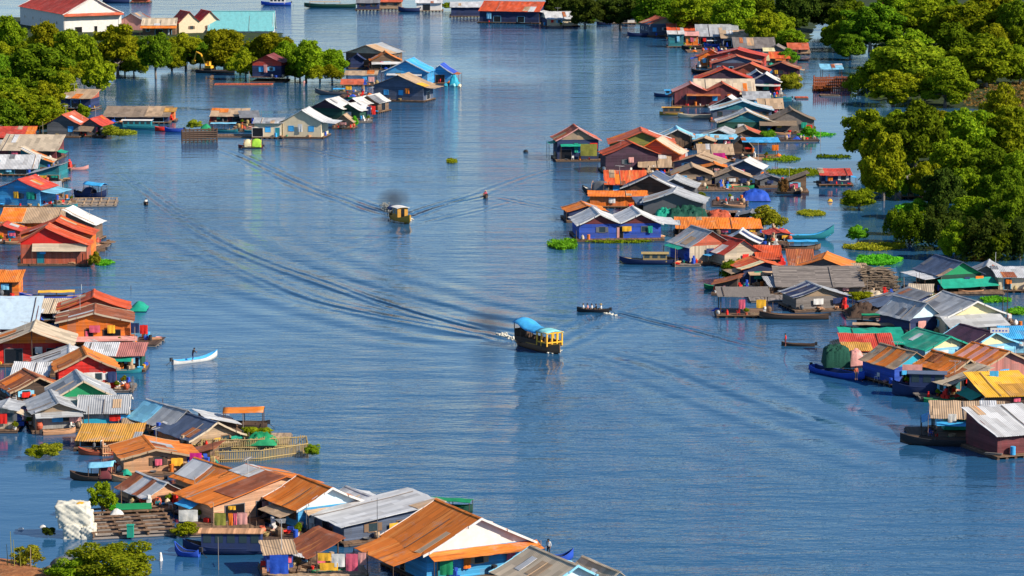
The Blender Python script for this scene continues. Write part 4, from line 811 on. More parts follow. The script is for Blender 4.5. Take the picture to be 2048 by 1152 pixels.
H('orange-fronted hut with blue canopy on the channel', 1422, 136, 50, 24, 38, 4, 0, k='gable', roof='p.brick', wall='w.orange', awn=[('L','p.blue',.9,2.0,.5,0,1)], cl=3)
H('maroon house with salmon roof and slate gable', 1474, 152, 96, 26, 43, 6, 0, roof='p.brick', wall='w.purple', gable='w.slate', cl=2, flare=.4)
H('small house with orange gable and salmon roof', 1500, 164, 70, 23, 40, 5, -10, roof='p.brick', wall='w.brick', cl=1, flare=.4)
H('dark house with brown roof behind the white-roofed houses', 1562, 158, 66, 21, 36, 6, -10, roof='p.rustd', wall='w.purple', cl=2)
H('little white-roofed shed touching the red-edged house', 1514, 176, 34, 24, 37, 4, 0, roof='z.white', wall='w.navy', cl=0, op=())
H('dark purple house with bright red roof edges', 1448, 190, 108, 33, 57, 6, 0, roof='p.redr', wall='w.purple', trim='s.rustr', cl=0, op=())
H('navy-gabled white-roofed house by the yellow flowering shrub', 1530, 192, 56, 29, 48, 6, -8, roof='z.white', wall='w.navy', awn=[('F','z.white',.8,1.3,.35,-.05,1.05)], cl=3)
H('house with broad cream-pink roof facing the channel', 1450, 212, 118, 25, 48, 6, 0, k='shedf', roof='p.beige', wall='v.maroon', op=[('F',.85,'o')], cl=2)
H('maroon house with two gables at the water edge', 1414, 214, 130, 31, 49, 6, 0, k='twin', roof=('p.brick',('z.pink',0,1,0,.42)), wall='v.maroon', op=[('F',.18,'w'),('F',.62,'b'),('F',.9,'w')], cl=3, frame='s.purple')
H('low house with plain grey strip roof behind the teal houses', 1514, 218, 50, 20, 30, 5, 0, k='shedf', roof='z.zinc', wall='w.woodd', cl=2)
H('hut with tan sheet roof beside the thatched house', 1542, 232, 46, 16, 30, 4, 0, k='shedf', roof='p.tan', wall='w.woodd', cl=2)
H('small dark house with white roof edge above the teal houses', 1456, 232, 64, 20, 42, 5, -12, roof='z.white', wall='w.purple', cl=0, op=())
H('teal house with sagging white-edged roof', 1484, 244, 118, 25, 47, 6, 0, roof='z.zincl', wall='w.slate', gable='w.teal', trim='s.ice', cl=2, flare=.6)
H('green-teal house with pale roof edge and centre post', 1494, 268, 114, 24, 51, 6, 0, roof='z.zincl', wall='w.dgreen', gable='w.teal', trim='s.beige', cl=3, flare=.6, op=())
H('thatched brown house with wide sagging roof', 1584, 268, 88, 28, 54, 7, 0, roof='h.thatch', wall='h.woodg', awn=[('F','h.thatch',.95,1.6,.9,-.25,.6)], op=(), cl=4, flare=.6, sag=.12)
H('brown plank hut beside the green shrub', 1597, 109, 38, 11, 20, 4, 0, k='shedf', roof='p.brick', wall='w.tan', cl=1)
H('navy house with salmon gable roof alone on the point', 1156, 322, 82, 43, 72, 7, 6, roof='p.brick', wall='w.navy', gable='w.tan', trim='s.pink', lwall='w.navy', op=[('F',.2,'o'),('F',.55,'b')], cl=3, deck=1.6)
H('house with olive gable and faded red roof', 1284, 322, 126, 36, 66, 8, 0, roof='p.brick', wall='w.olive', gable='w.olive', trim='s.brick', cl=0, op=())
H('small brown plank house with white-edged roof', 1355, 296, 58, 24, 43, 6, 0, roof='z.lblue', wall='v.wood', trim='s.white', cl=1, op=())
H('house with peach roof slope beside the red-orange roof', 1312, 342, 92, 36, 69, 6, -14, roof='p.beige', wall='w.brick', trim='s.orange', cl=0, op=())
H('maroon house with vivid red-orange roof', 1264, 346, 106, 38, 66, 6, 8, roof='p.rustr', wall='w.purple', cl=2, op=[('F',.4,'w')], deck=.6)
H('flat brown roof beside the maroon house', 1310, 348, 60, 15, 31, 4, 0, k='shedf', roof='p.tan', wall='w.wood', cl=2)
H('low shed with whitish roof behind the dark slate house', 1350, 334, 44, 18, 30, 4, 0, k='shedf', roof='z.zincl', wall='w.woodd', cl=1)
H('teal shopfront with flat pale blue awning', 1430, 296, 86, 18, 22, 5, 0, k='shedf', roof='p.lblue', wall='w.teal', op=[('F',.25,'w'),('F',.5,'d'),('F',.75,'w')], cl=3)
H('house with long white-edged grey roof above the shopfront', 1438, 290, 76, 18, 36, 6, -14, roof='z.zinc', wall='w.woodd', trim='s.white', cl=0, op=())
H('brown-gabled house with tan and salmon roof', 1494, 290, 68, 18, 38, 8, 0, roof=('p.tan',('p.brick',0,1,.5,1)), wall='w.woodd', cl=1, op=())
H('hut under a hunched brown roof', 1484, 308, 40, 16, 37, 4, 0, roof='h.thatch', wall='w.woodd', cl=1, flare=-.4, op=())
H('dark open hut with bright blue flat awning', 1522, 318, 68, 34, 37, 5, 0, k='shedf', roof='p.sky', wall='none', cl=3)
H('low house with flat tan roof in the middle of the right bank', 1432, 324, 66, 16, 29, 5, 0, k='shedf', roof='p.tan', wall='w.woodd', cl=3)
H('dark slate house with tan roof and small white window', 1392, 346, 92, 20, 41, 7, -16, roof='p.tan', wall='w.slate', op=[('F',.3,'w')], cl=2)
H('house with rolled brown roof and tan front', 1386, 375, 74, 26, 48, 7, 0, roof='p.tan', wall='w.tan', gable='w.woodd', cl=2, flare=-.2)
H('slate house with white right roof slope', 1488, 354, 64, 18, 39, 6, -14, roof='z.white', wall='w.slate', cl=1, op=())
H('small dark house with tan roof and white poster', 1465, 375, 70, 22, 42, 5, 0, roof='p.tan', wall='w.greyd', op=[('F',.5,'w',.16,.5,.4)], cl=3)
H('grey plank shack with grey gable at the back channel', 1541, 375, 42, 17, 28, 4, 10, roof='z.zincd', wall='w.greyd', cl=1, op=())
H('brown shack with straw heap at the back channel', 1590, 386, 44, 22, 38, 4, 0, k='shed', roof='h.thatch', wall='w.wood', cl=2)
H('house with rust-red flat roof behind the grey sheds', 1252, 392, 78, 24, 42, 6, 0, k='shedf', roof='r.rustr', wall='w.woodd', cl=2)
H('house with grey roof and long white diagonal edge', 1300, 404, 108, 28, 61, 7, -12, roof='z.slate', wall='w.woodd', trim='s.white', cl=1, op=())
H('grey house with white curled roof edge', 1347, 400, 84, 27, 50, 6, -8, roof='z.zinc', wall='w.greyd', trim='s.white', cl=1, op=(), flare=.5)
H('grey-gabled house with broad pale roof above green goods', 1346, 434, 118, 30, 58, 7, -8, roof='z.zinc', wall='s.greyd', trim='s.zincl', cl=0, op=(), flare=.4)
H('shed with plain orange sheet front', 1236, 416, 112, 24, 28, 4, 0, k='shedf', roof='p.orange', wall='v.orange', cl=1, op=())
H('low house with orange roof beside the big blue house', 1174, 444, 72, 22, 40, 6, 8, roof='r.rust', wall='w.navy', cl=1, op=())
H('big blue house with maroon double gable and pale roof', 1240, 481, 164, 34, 60, 9, 6, k='twin', roof='z.zincl', wall='w.blue', gable='w.maroon', trim='s.white', op=[('F',.28,'w'),('F',.5,'d'),('F',.8,'w')], awn=[('R','z.zincl',1.0,3,.3,0,1)], cl=3, deck=1.2)
H('long house with orange-rust roof behind the big blue house', 1396, 474, 80, 18, 29, 6, 0, k='shedf', roof='r.rust', wall='w.wood', cl=2)
H('second orange-rust roof next to the yellowish bush', 1476, 474, 88, 18, 28, 6, 0, k='shedf', roof='r.orange', wall='w.greyd', cl=3)
H('brown house with grey roof and blue side wall', 1422, 528, 88, 38, 66, 7, 22, roof='z.zinc', wall='v.beige', gable='w.brick', lwall='w.blue', cl=2, op=())
H('house with slatted navy and white roof', 1478, 510, 70, 26, 52, 5, -10, roof=('z.zincl',('p.navy',.3,.6,.5,1)), wall='w.wood', cl=1, op=())
H('tan house with red roof slope beside the brown house', 1484, 532, 72, 28, 52, 6, 26, roof='p.redr', wall='w.beige', cl=2, op=())
H('stilted hut with cream and rust striped roof', 1528, 574, 84, 38, 60, 6, 14, roof=('r.rustr',('p.butter',0,.3,0,.5)), wall='w.navy', cl=4, op=[('F',.5,'o')])
H('small hut with red roof at the back of the plank barge', 1538, 534, 44, 18, 34, 4, 0, k='shedf', roof='p.rustr', wall='w.wood', cl=1)
H('grey house with orange rust roof above the plank barge', 1646, 564, 100, 30, 58, 7, -10, roof='r.rust', wall='w.woodg', cl=2, op=[('F',.4,'w')])
H('hut with dark rust slab roof beside the orange roof', 1604, 560, 46, 26, 50, 5, 0, k='shedf', roof='r.rustd', wall='w.wood', cl=1, op=())
H('long weathered plank barge house', 1640, 592, 168, 20, 44, 7, 0, k='shedf', roof='k.woodg', wall='w.woodg', cl=4, op=())
H('tan hut with blue and white striped roof slope', 1642, 622, 102, 30, 58, 6, 14, roof=('z.zinc',('p.navy',.0,.16,0,.5),('p.navy',.34,.5,0,.5),('p.navy',.68,.84,0,.5)), wall='w.woodg', gable='w.tan', cl=4, op=(), flare=.5)
H('open raft shelter with brown awning and baskets', 1488, 634, 96, 42, 48, 5, 0, k='shedf', roof='h.woodg', wall='none', cl=6)
H('grey-roofed house with green gable and green tarpaulin porch', 1922, 584, 84, 36, 60, 8, 20, roof='z.slate', wall='w.dgreen', gable='s.green', awn=[('F','c.jade',.72,2.0,1.0,-.1,1.3),('L','z.zincl',.9,2.6,.3,0,1)], cl=3, op=())
H('tan-grey roofed house behind the green tarpaulin', 1972, 572, 70, 24, 50, 6, -12, roof='z.zinc', wall='w.grey', cl=1, op=())
H('pale house with flat grey roof at right edge', 2026, 584, 58, 30, 38, 6, 0, k='shedf', roof='z.zincl', wall='s.cream', cl=1, op=[('F',.3,'d')])
H('low dark lean-to with two grey slab roofs', 1786, 634, 58, 24, 36, 5, 24, k='shed', roof='z.slate', wall='w.navy', cl=2, op=())
H('dark grey lean-to above the square grey roof', 1830, 628, 56, 20, 38, 6, 24, k='shed', roof='z.zincd', wall='w.navy', cl=1, op=())
H('navy house with square grey roof', 1850, 676, 66, 42, 70, 7, 28, k='gable', roof='z.zinc', wall='w.navy', gable='s.ice', cl=2, op=())
H('large house with grey roof and cream gable', 1950, 676, 126, 46, 74, 9, 20, roof='z.zinc', wall='s.cream', gable='s.butter', awn=[('F','z.zinc',1.05,3.2,1.2,-.1,.9)], cl=2, trim='s.white')
H('low house under wavy green awning roof', 1748, 718, 118, 32, 46, 6, 0, k='shedf', roof='c.jade', wall='w.woodd', cl=2, op=(), sag=.15)
H('stall with red and ochre patched roof', 1738, 734, 96, 34, 50, 6, 0, k='shedf', roof=('p.redr',('p.ochre',.4,1,0,.5)), wall='w.woodd', cl=2, op=(), sag=.1)
H('cream-gabled house with teal roof', 1896, 726, 98, 32, 54, 7, 26, roof='p.jade', wall='w.lblue', gable='s.butter', trim='s.jade', cl=2, op=())
H('cream house with dark purple roof', 1986, 722, 98, 34, 58, 7, 28, roof='z.purple', wall='w.lblue', gable='s.butter', trim='s.lblue', cl=2, op=())
H('house with bright blue roof at right edge', 2040, 712, 60, 36, 46, 5, 0, k='shedf', roof='p.sky', wall='w.lblue', cl=1, op=())
H('blue-gabled house with grey and rust roof', 1828, 770, 84, 40, 66, 7, 28, roof=('z.tan',('r.rust',.3,.5,0,.5),('r.rust',.65,.8,0,.5)), wall='w.blue', gable='s.cyan', cl=5, op=[('F',.4,'o')])
H('teal-sided house with rust striped roof', 1934, 786, 68, 46, 68, 7, 28, roof='r.rust', wall='w.teal', trim='s.tan', cl=3)
H('pink boarded house with rust striped roof', 2014, 774, 112, 44, 72, 7, 28, roof=('r.rust',('p.pink',.2,.3,0,.5),('p.pink',.5,.6,0,.5),('p.pink',.8,.88,0,.5)), wall='v.dpink', trim='s.tan', cl=1, op=())
H('shelter with grey awning roof and blue bundles', 1936, 800, 84, 34, 60, 5, 24, k='shed', roof='z.beige', wall='none', cl=4)
H('house with bright yellow roof at right edge', 2024, 824, 104, 34, 58, 7, 12, k='shedf', roof=('p.yellow',('p.ochre',.2,.5,0,.5)), wall='w.woodd', cl=2, op=())
H('raft house with tan awning and sacks on top', 1936, 880, 138, 44, 56, 6, -6, k='shedf', roof='p.tan', wall='none', cl=6)
H('maroon house with plain grey roof at lower right edge', 2050, 912, 118, 46, 76, 7, 22, k='shedf', roof='z.zincl', wall='w.maroon', cl=2, op=())
# ---- small huts squeezed between the larger houses
H('low dark hut with rust lean-to roof beside the raft shelter', 1452, 590, 44, 22, 34, 4, -9, k='shed', roof='r.rustd', wall='w.woodd', cl=3)
H('small grey lean-to beneath the cream and rust striped roof', 1562, 590, 40, 18, 28, 4, 9, k='shedf', roof='z.zinc', wall='w.wood', cl=3)
H('low brown store hut behind the brushwood', 1710, 566, 46, 20, 30, 4, 0, k='shedf', roof='p.tan', wall='w.woodg', cl=3)
H('small plank hut on the crowded deck beside brushwood', 1800, 616, 36, 20, 30, 4, -9, k='gable', roof='r.rustd', wall='w.wood', cl=3)
H('low dark store between orange sheet front and grey sheds', 1300, 426, 46, 18, 26, 4, 9, k='shedf', roof='z.slate', wall='w.woodd', cl=3)
H('small rust-roofed kitchen hut behind the slate houses', 1430, 352, 40, 18, 28, 4, 0, k='gable', roof='r.rust', wall='w.woodd', cl=3)
H('narrow hut with tan roof left of the brown-gabled house', 1408, 300, 36, 18, 28, 4, -9, k='gable', roof='p.tan', wall='w.wood', cl=3)
H('small grey hut squeezed behind the twin-gabled maroon house', 1500, 206, 40, 18, 28, 4, 9, k='gable', roof='z.zinc', wall='w.woodd', cl=3)
H('little rust hut by the layered sagging roof', 1560, 132, 36, 16, 25, 4, 0, k='shedf', roof='r.rustr', wall='w.wood', cl=3)
H('small hut with dark roof beside the yellowish bush', 1500, 450, 44, 20, 30, 4, -9, k='gable', roof='z.zincd', wall='w.woodd', cl=3)
H('little hut with red roof by the teal longtail boat', 1560, 486, 40, 18, 27, 4, 9, k='gable', roof='p.redr', wall='w.woodg', cl=3)
H('small open shelter at the green-gabled house', 1862, 578, 44, 24, 30, 4, 0, k='shedf', roof='z.zincl', wall='none', cl=3)
H('low hut with faded roof beside the grey-roofed green house', 1840, 606, 40, 18, 28, 4, -9, k='shedf', roof='z.beige', wall='w.slate', cl=3)
H('small shed roofed in rust on the left edge porch', 100, 398, 40, 20, 28, 4, 9, k='shedf', roof='z.zinc', wall='none', cl=3)
H('low shack with weathered roof beside the lavender-grey roof', 276, 866, 54, 20, 30, 4, 0, k='shedf', roof='z.tan', wall='w.woodd', cl=3)
H('small lean-to with rust roof behind the orange-brown wooden house', 398, 932, 46, 22, 34, 4, -9, k='shed', roof='r.rustd', wall='w.wood', cl=3)
H('little hut with grey roof behind the low brown-roofed hut', 500, 250, 34, 16, 24, 4, 9, k='shedf', roof='z.zincd', wall='w.woodd', cl=3)
H('small goods stall left of the lavender-grey house', 704, 188, 40, 20, 26, 4, 0, k='shedf', roof='p.brick', wall='none', cl=3)
# ---------------------------------------------------------------- boats
B = boat
tb = B('tour boat with blue curved canopy and yellow window frames', 1080, 699, 9.2, -56, 2.7, 'wood', 'woodd', .9, .5, None, name='tour_boat', trim='gold')
m = MB(); n_ = 9; m.grid([[(-4.3 + 5.4 * i / n_, y * 1.5, 2.45 + .80 * (1 - i / n_) ** 1.6 + .22 * math.sin(i * .9) * (1 - i / n_) + .5 * (1 - y * y)) for y in (-1, -.8, -.45, 0, .45, .8, 1)] for i in range(n_ + 1)], 0, .06); m.build('canopy', mat('c', 'sky'), tb, True)
for x in (-4.0, -2.6, -1.2, .3):
    for y in (-1.25, 1.25): m = MB(); m.tube([(x, y, .6), (x, y * 1.1, 2.5 + .78 * (1 - (x + 4.3) / 5.4) ** 1.6)], .06, 5); m.build('canopy_post', mat('s', 'woodd'), tb)
m = MB()
for y in (-1.2, -.4, .4, 1.2): m.box(3.25, 3.4, y - .09, y + .09, .95, 2.6)
for x in (1.2, 2.2):
    for y in (-1.3, 1.3): m.box(x - .08, x + .08, y - .08, y + .08, .9, 2.6)
m.box(1.1, 3.45, -1.38, -1.2, 2.6, 2.75); m.box(1.1, 3.45, 1.2, 1.38, 2.6, 2.75); m.box(3.22, 3.45, -1.2, 1.2, 2.6, 2.75); m.box(3.22, 3.42, -1.3, 1.3, 1.35, 1.5); m.box(1.1, 3.3, -1.36, -1.26, 1.35, 1.5); m.box(1.1, 3.3, 1.26, 1.36, 1.35, 1.5); m.build('window_frame', mat('s', 'yellow'), tb)
m = MB(); m.grid([[(x, y * 1.45, 2.78 + .3 * (1 - y * y) - .05 * (x - 1) ** 2 * .5) for y in (-1, -.5, 0, .5, 1)] for x in (1.0, 1.8, 2.6, 3.5)], 0, .05); m.build('front_canopy', mat('c', 'aqua'), tb, True)
m = MB(); m.box(-4.0, 3.2, -1.32, -1.24, .8, 1.45); m.box(-4.0, 3.2, 1.24, 1.32, .8, 1.45); m.box(-4.1, -4.0, -1.24, 1.24, .8, 2.4); m.build('cabin_side', mat('w', 'woodd'), tb)
m = MB()
for i in range(5):
    for y in (-.75, .75): x = -3.2 + i * 1.25; m.box(x - .25, x + .25, y - .4, y + .4, .5, .95); m.box(x - .28, x - .2, y - .4, y + .4, .95, 1.6)
m.build('bench_seats', mat('s', 'woodd'), tb)
gb = B('small golden cabin boat with white roof making spray', 802, 443, 8.0, -66, 2.2, 'gold', 'navy', .8, .8, [('cabin','s.ochre',.3,.6,2.4,'s.white'),('bow','c.navy',.04,.3,1.8,.2)], trim='ochre', name='tour_boat')
B('small boat under lime green and cream canopy', 501, 296, 5.0, 180, 1.4, 'maroon', 'woodd', .4, .3, [('arch','c.lime',.04,.46,1.9),('arch','c.butter',.46,.76,1.8)])
B('low canoe with a single rower coming straight on', 971, 394, 5.0, -88, .9, 'woodd', 'wood', .35, .3)
rb = B('long dark rowing boat full of people', 1186, 624, 4.6, 172, 1.2, 'dark', 'woodd', .4, .3)
B('blue and white canoe with a standing paddler', 390, 724, 6.8, 38, 1.1, 'white', 'sky', .45, .8, trim='sky')
B('tiny black canoe seen end-on', 292, 409, 2.6, -80, .8, 'black', 'dark', .35, .25)
B('thin brown canoe with a paddler dressed in red', 1596, 692, 4.4, 172, .8, 'woodd', 'wood', .3, .25)
B('teal passenger boat with white cabin top', 273, 258, 9.4, 178, 2.0, 'teal', 'wood', .75, .5, [('cabin','s.teal',.15,.8,1.9,'s.white')])
B('short red boat tied behind the teal boat', 322, 262, 2.6, 180, 1.6, 'red', 'woodd', .8, .2)
B('dark blue boat beside the red one', 348, 264, 4.0, 178, 1.5, 'blue', 'woodd', .7, .4)
B('boat with pale blue flat awning beside the dark cage', 446, 264, 6.4, 178, 1.9, 'teal', 'wood', .5, .4, [('flat','c.lblue',.05,.9,1.9)])
B('long grey wooden boat under the trees', 676, 190, 11.0, 176, 1.9, 'greyd', 'wood', .7, .9, [('flat','c.sky',.35,.6,1.5)])
B('pinkish canoe beside the curved tan roof', 148, 340, 5.6, 4, 1.0, 'pink', 'brick', .35, .6)
B('boat with bright blue arched canopy at the log frame', 182, 395, 6.4, -24, 2.2, 'navy', 'woodd', .8, .8, [('bow','c.sky',.35,.95,2.3,.2),('arch','s.navy',.3,.6,1.9)])
B('blue boat loaded with yellow-orange boards', 102, 604, 9.0, 186, 1.9, 'blue', 'tan', .85, .6, [('flat','p.yellow',.12,.7,1.55)])
B('dark boat with blue and white curved canopy', 190, 960, 5.4, 176, 1.8, 'woodd', 'woodd', .5, .5, [('bow','c.lblue',.1,.62,1.5,.25),('arch','s.maroon',.14,.4,1.6)])
B('pale wooden canoe under the wooden house', 276, 964, 5.6, 178, .9, 'woodl', 'wood', .4, .4)
B('reddish canoe below the ochre shed', 198, 910, 4.6, 178, .9, 'brick', 'wood', .4, .5)
B('boat under rusty arched roof beside the garden', 486, 856, 5.6, 180, 2.4, 'woodd', 'woodd', .6, .4, [('bow','r.rust',.06,.9,2.0,.1)])
B('navy passenger boat with brown flat roof', 448, 1106, 8.0, 178, 2.2, 'navy', 'wood', .7, .7, [('cabin','s.navy',.04,.76,2.2,'k.woodl')])
B('small blue rowing boat with raised bow by the navy boat', 374, 1112, 2.6, 160, 1.1, 'blue', 'navy', .45, .9)
B('dark canoe tied below the bright blue house', 566, 1100, 5.0, 170, .9, 'woodd', 'wood', .4, .5)
B('green covered boat behind the large hall', 902, 1024, 4.6, -14, 1.6, 'dgreen', 'green', .6, .3, [('flat','c.green',.02,.98,1.3)])
B('small blue boat bow showing behind the person', 1112, 1122, 3.4, 10, 1.1, 'blue', 'navy', .45, .7)
B('white and blue boat on the far water', 552, 11, 10.0, 180, 2.4, 'blue', 'white', 1.0, .5, [('cabin','s.white',.2,.7,2.2,'s.white')])
B('long dark green barge on the far water', 660, 15, 17.0, 180, 2.6, 'dgreen', 'wood', 1.0, .6, [('flat','c.tan',.3,.9,1.9)])
B('navy boat between the tan and white far-bank houses', 818, 24, 7.0, 180, 2.4, 'navy', 'woodd', 1.2, .6)
B('black boat at the top edge behind the hall', 232, 6, 9.0, 180, 2.4, 'navy', 'woodd', 1.2, .6)
B('dark blue boat in front of the broken rust roof', 1275, 73, 6.0, 178, 2.0, 'navy', 'navy', .9, .5)
B('small white motor boat by the open hut', 1208, 50, 4.6, 180, 1.6, 'navy', 'woodd', .7, .4, [('flat','c.white',.3,.8,1.8)])
B('dark barge under the orange cabin', 1392, 100, 8.0, 178, 2.0, 'black', 'woodd', .8, .5)
B('blue-white boat by the long grey roof', 1424, 94, 4.6, 178, 1.6, 'blue', 'white', .8, .4, [('flat','c.white',.2,.8,1.8)])
B('blue boat between layered roofs and red house', 1456, 108, 4.8, 178, 1.6, 'blue', 'navy', .8, .6)
B('dark green-grey boat under the orange-fronted hut', 1402, 146, 5.0, 176, 1.8, 'dark', 'woodd', .7, .5)
B('blue covered boat beside the twin-gabled maroon house', 1336, 194, 6.6, 178, 1.7, 'navy', 'navy', .6, .4, [('cabin','s.sky',.05,.6,1.6,'s.sky')])
B('yellow-brown cabin boat below the maroon house', 1342, 230, 5.2, 178, 1.7, 'gold', 'wood', .5, .3, [('cabin','w.wood',.1,.85,1.7,'p.ochre')])
B('long cream-hulled boat with dark inside', 1390, 236, 7.6, 178, 1.6, 'cream', 'navy', .7, .4)
B('dark boat with white bow and grey cover', 1194, 390, 5.6, 160, 2.0, 'dark', 'white', .8, .9, [('arch','c.greyd',.05,.65,2.6)])
B('navy cargo boat with straw-coloured load', 1298, 528, 9.2, 178, 2.0, 'navy', 'straw', .7, .5, [('cabin','w.straw',.2,.6,1.7,'h.straw')])
B('teal longtail boat with sharp raised prow', 1612, 478, 9.2, 4, 1.8, 'teal', 'sky', .7, 1.6)
B('boat under blue and white tarpaulin', 1604, 500, 6.0, 4, 1.9, 'wood', 'woodd', .5, .5, [('flat','c.sky',.1,.9,1.5)])
B('long dark open boat before the striped roof', 1588, 638, 9.6, 178, 1.4, 'woodd', 'wood', .6, .5)
B('slim green canoe next to the raft shelter', 1440, 578, 4.8, 184, .9, 'green', 'teal', .4, .4)
B('dark boat with green canopy among the moored boats', 1760, 654, 6.4, 178, 1.8, 'dark', 'woodd', .6, .4, [('flat','c.green',.05,.9,1.7)])
B('dark boat with tan canopy among the moored boats', 1742, 668, 8.4, 174, 1.8, 'black', 'wood', .6, .5, [('flat','c.tan',.1,.8,1.4)])
B('navy houseboat hull below the rust striped roof', 1842, 792, 7.0, 172, 2.2, 'navy', 'navy', 1.3, .5, [('cabin','s.navy',.1,.7,2.9,'s.slate')])
cb = B('blue cargo boat piled with green netting', 1676, 752, 9.5, -52, 2.2, 'blue', 'navy', .6, .7, trim='blue')
B('long dark boat moored at the raft house', 1898, 890, 11.0, 176, 2.0, 'dark', 'woodd', .7, .6)
B('black flat boat behind the thatched house', 1606, 122, 3.0, 178, 1.2, 'black', 'woodd', .4, .2)
dg = B('dark barge carrying a yellow digger under the trees', 430, 146, 10.0, 178, 2.6, 'dark', 'woodd', .7, .2, name='barge', cat='barge')
# yellow digger standing on the barge
p = at(418, 145); d = empty('digger', p + Vector((0, 0, .6)), R(150)); tag(d, 'yellow digger with raised arm under the trees', 'digger')
m = MB(); m.box(-1.3, 1.3, -1.0, -.5, 0, .5); m.box(-1.3, 1.3, .5, 1.0, 0, .5); m.build('track', mat('s', 'dark'), d)
m = MB(); m.box(-1.1, .8, -.8, .8, .55, 1.2); m.box(-.2, .7, -.7, .1, 1.2, 2.3); m.build('body', mat('s', 'yellow'), d)
m = MB(); m.tube([(.6, .3, 1.1), (2.2, .3, 4.0), (3.6, .3, 4.6)], .22, 6); m.build('boom', mat('s', 'yellow'), d)
m = MB(); m.tube([(3.6, .3, 4.6), (4.4, .3, 2.4)], .17, 6); m.build('arm', mat('s', 'yellow'), d)
m = MB(); m.box(4.1, 4.9, -.1, .7, 1.6, 2.4); m.build('bucket', mat('s', 'yellow'), d)
# ---------------------------------------------------------------- people
def seat(bt, dx, z): return bt.matrix_basis @ Vector((dx, 0, z))
for i, (dx, c_) in enumerate(((1.3, 'white'), (.7, 'pink'), (.1, 'white'), (-.5, 'black'), (-1.2, 'white'))):
    person(['passenger in white at the bow of the dark rowing boat', 'passenger in pink in the dark rowing boat', 'passenger in white amid the dark rowing boat', 'passenger in black in the dark rowing boat', 'passenger in white and straw hat at its stern'][i], seat(rb, dx, .25), 172, 'sit', c_, 'dark', 'straw' if i == 4 else None)
person('paddler in a red and white shirt in the oncoming canoe', at(971, 391, .25), -88, 'sit', 'rose', 'dark', 'beige')
person('paddler standing bent in the blue and white canoe', at(386, 722, .25), 38, 'row', 'dark', 'navy')
person('person in white sitting in the tiny black canoe', at(292, 407, .3), -60, 'sit', 'white', 'black')
person('person in red standing on the thin brown canoe', at(1571, 693, .25), 172, 'stand', 'red', 'maroon')
person('person in white top and dark wrap standing behind the large hall', at(1097, 1113, .1), -120, 'stand', 'white', 'dark')
person('person in teal clothes sitting by the plank shack', at(316, 1014, .5), -80, 'sit', 'teal', 'teal')
person('person in pink standing beside the grey boat', at(608, 174, .4), -80, 'stand', 'pink', 'pink')
person('person in pink on the deck above the raft shelter', at(1461, 586, .5), 180, 'sit', 'pink', 'rose')
person('steersman in dark clothes beside the lime canopy', at(488, 296, .3), 180, 'sit', 'dark', 'dark')
person('boatman in a pale shirt in front of the green netting', at(1712, 760, .6), -70, 'stand', 'brick', 'dark')
# ---------------------------------------------------------------- trees: centre, base row, top row, width
def T(cx, by, ty, w, kind, tone, label): plant(label, cx, by, ty, w, kind, tone)
LT_ = [(22,122,26,74,'round_a','mid','leafy tree at the left edge below the white hall'),(90,150,36,96,'round_b','olive','olive-topped tree in front of the white hall wall'),(60,205,84,190,'wide_a','deep','broad dark tree above the left edge'),
(40,268,168,170,'wide_b','mid','wide tree left of the tan-roofed red house'),(150,158,52,110,'round_c','mid','bright tree with dark left side before the white hall'),(236,150,42,112,'open_a','olive','golden-green tree right of the white hall'),
(196,200,110,80,'open_b','olive','thin olive tree standing in the shallows'),(312,158,62,86,'open_a','deep','round tree with pale trunk alone in the water'),(372,135,62,84,'round_a','olive','olive tree left of the digger'),
(450,142,52,112,'round_b','olive','broad tree above the yellow digger'),(548,142,60,94,'round_c','olive','tree behind the red stilt house'),(492,160,98,60,'shrub_a','olive','low shrubby tree with reddish stems by the red stilt house'),
(612,164,76,90,'round_a','mid','tree at the right of the red stilt house'),(664,158,94,70,'round_b','mid','last tree before the long weathered roof'),(600,160,112,70,'shrub_b','olive','bushy tree hanging over the grey boat'),
(-10,210,90,90,'round_c','deep','dark tree cut by the left edge'),(110,258,190,70,'shrub_a','olive','small tree in front of the wide left tree'),(168,246,202,34,'shrub_b','mid','small bush by the tan roofed red house'),(268,152,108,60,'shrub_a','lime','bright bank shrub left of the lone water tree')]
for a in LT_: T(*a)
for i, (x, b_, t_, w_) in enumerate([(0,150,80,80),(60,140,70,70),(110,150,84,70),(170,152,96,60),(210,160,120,60),(250,146,96,64),(344,140,84,70),(400,136,84,60),(430,140,94,70),(480,142,80,70),(515,140,70,60),(575,150,80,80),(640,158,100,70),(590,158,120,50),(20,240,150,100),(90,235,160,90),(80,270,205,100),(10,280,190,110),(130,215,140,80),(30,190,110,100),(100,190,110,100)]): plant('tree filling the thick belt on the left bank', x, b_, t_, w_, ('round_a', 'wide_b', 'round_c', 'wide_a')[i % 4], ('olive', 'mid', 'deep', 'olive', 'mid')[i % 5], group='trees filling the belt on the left bank')
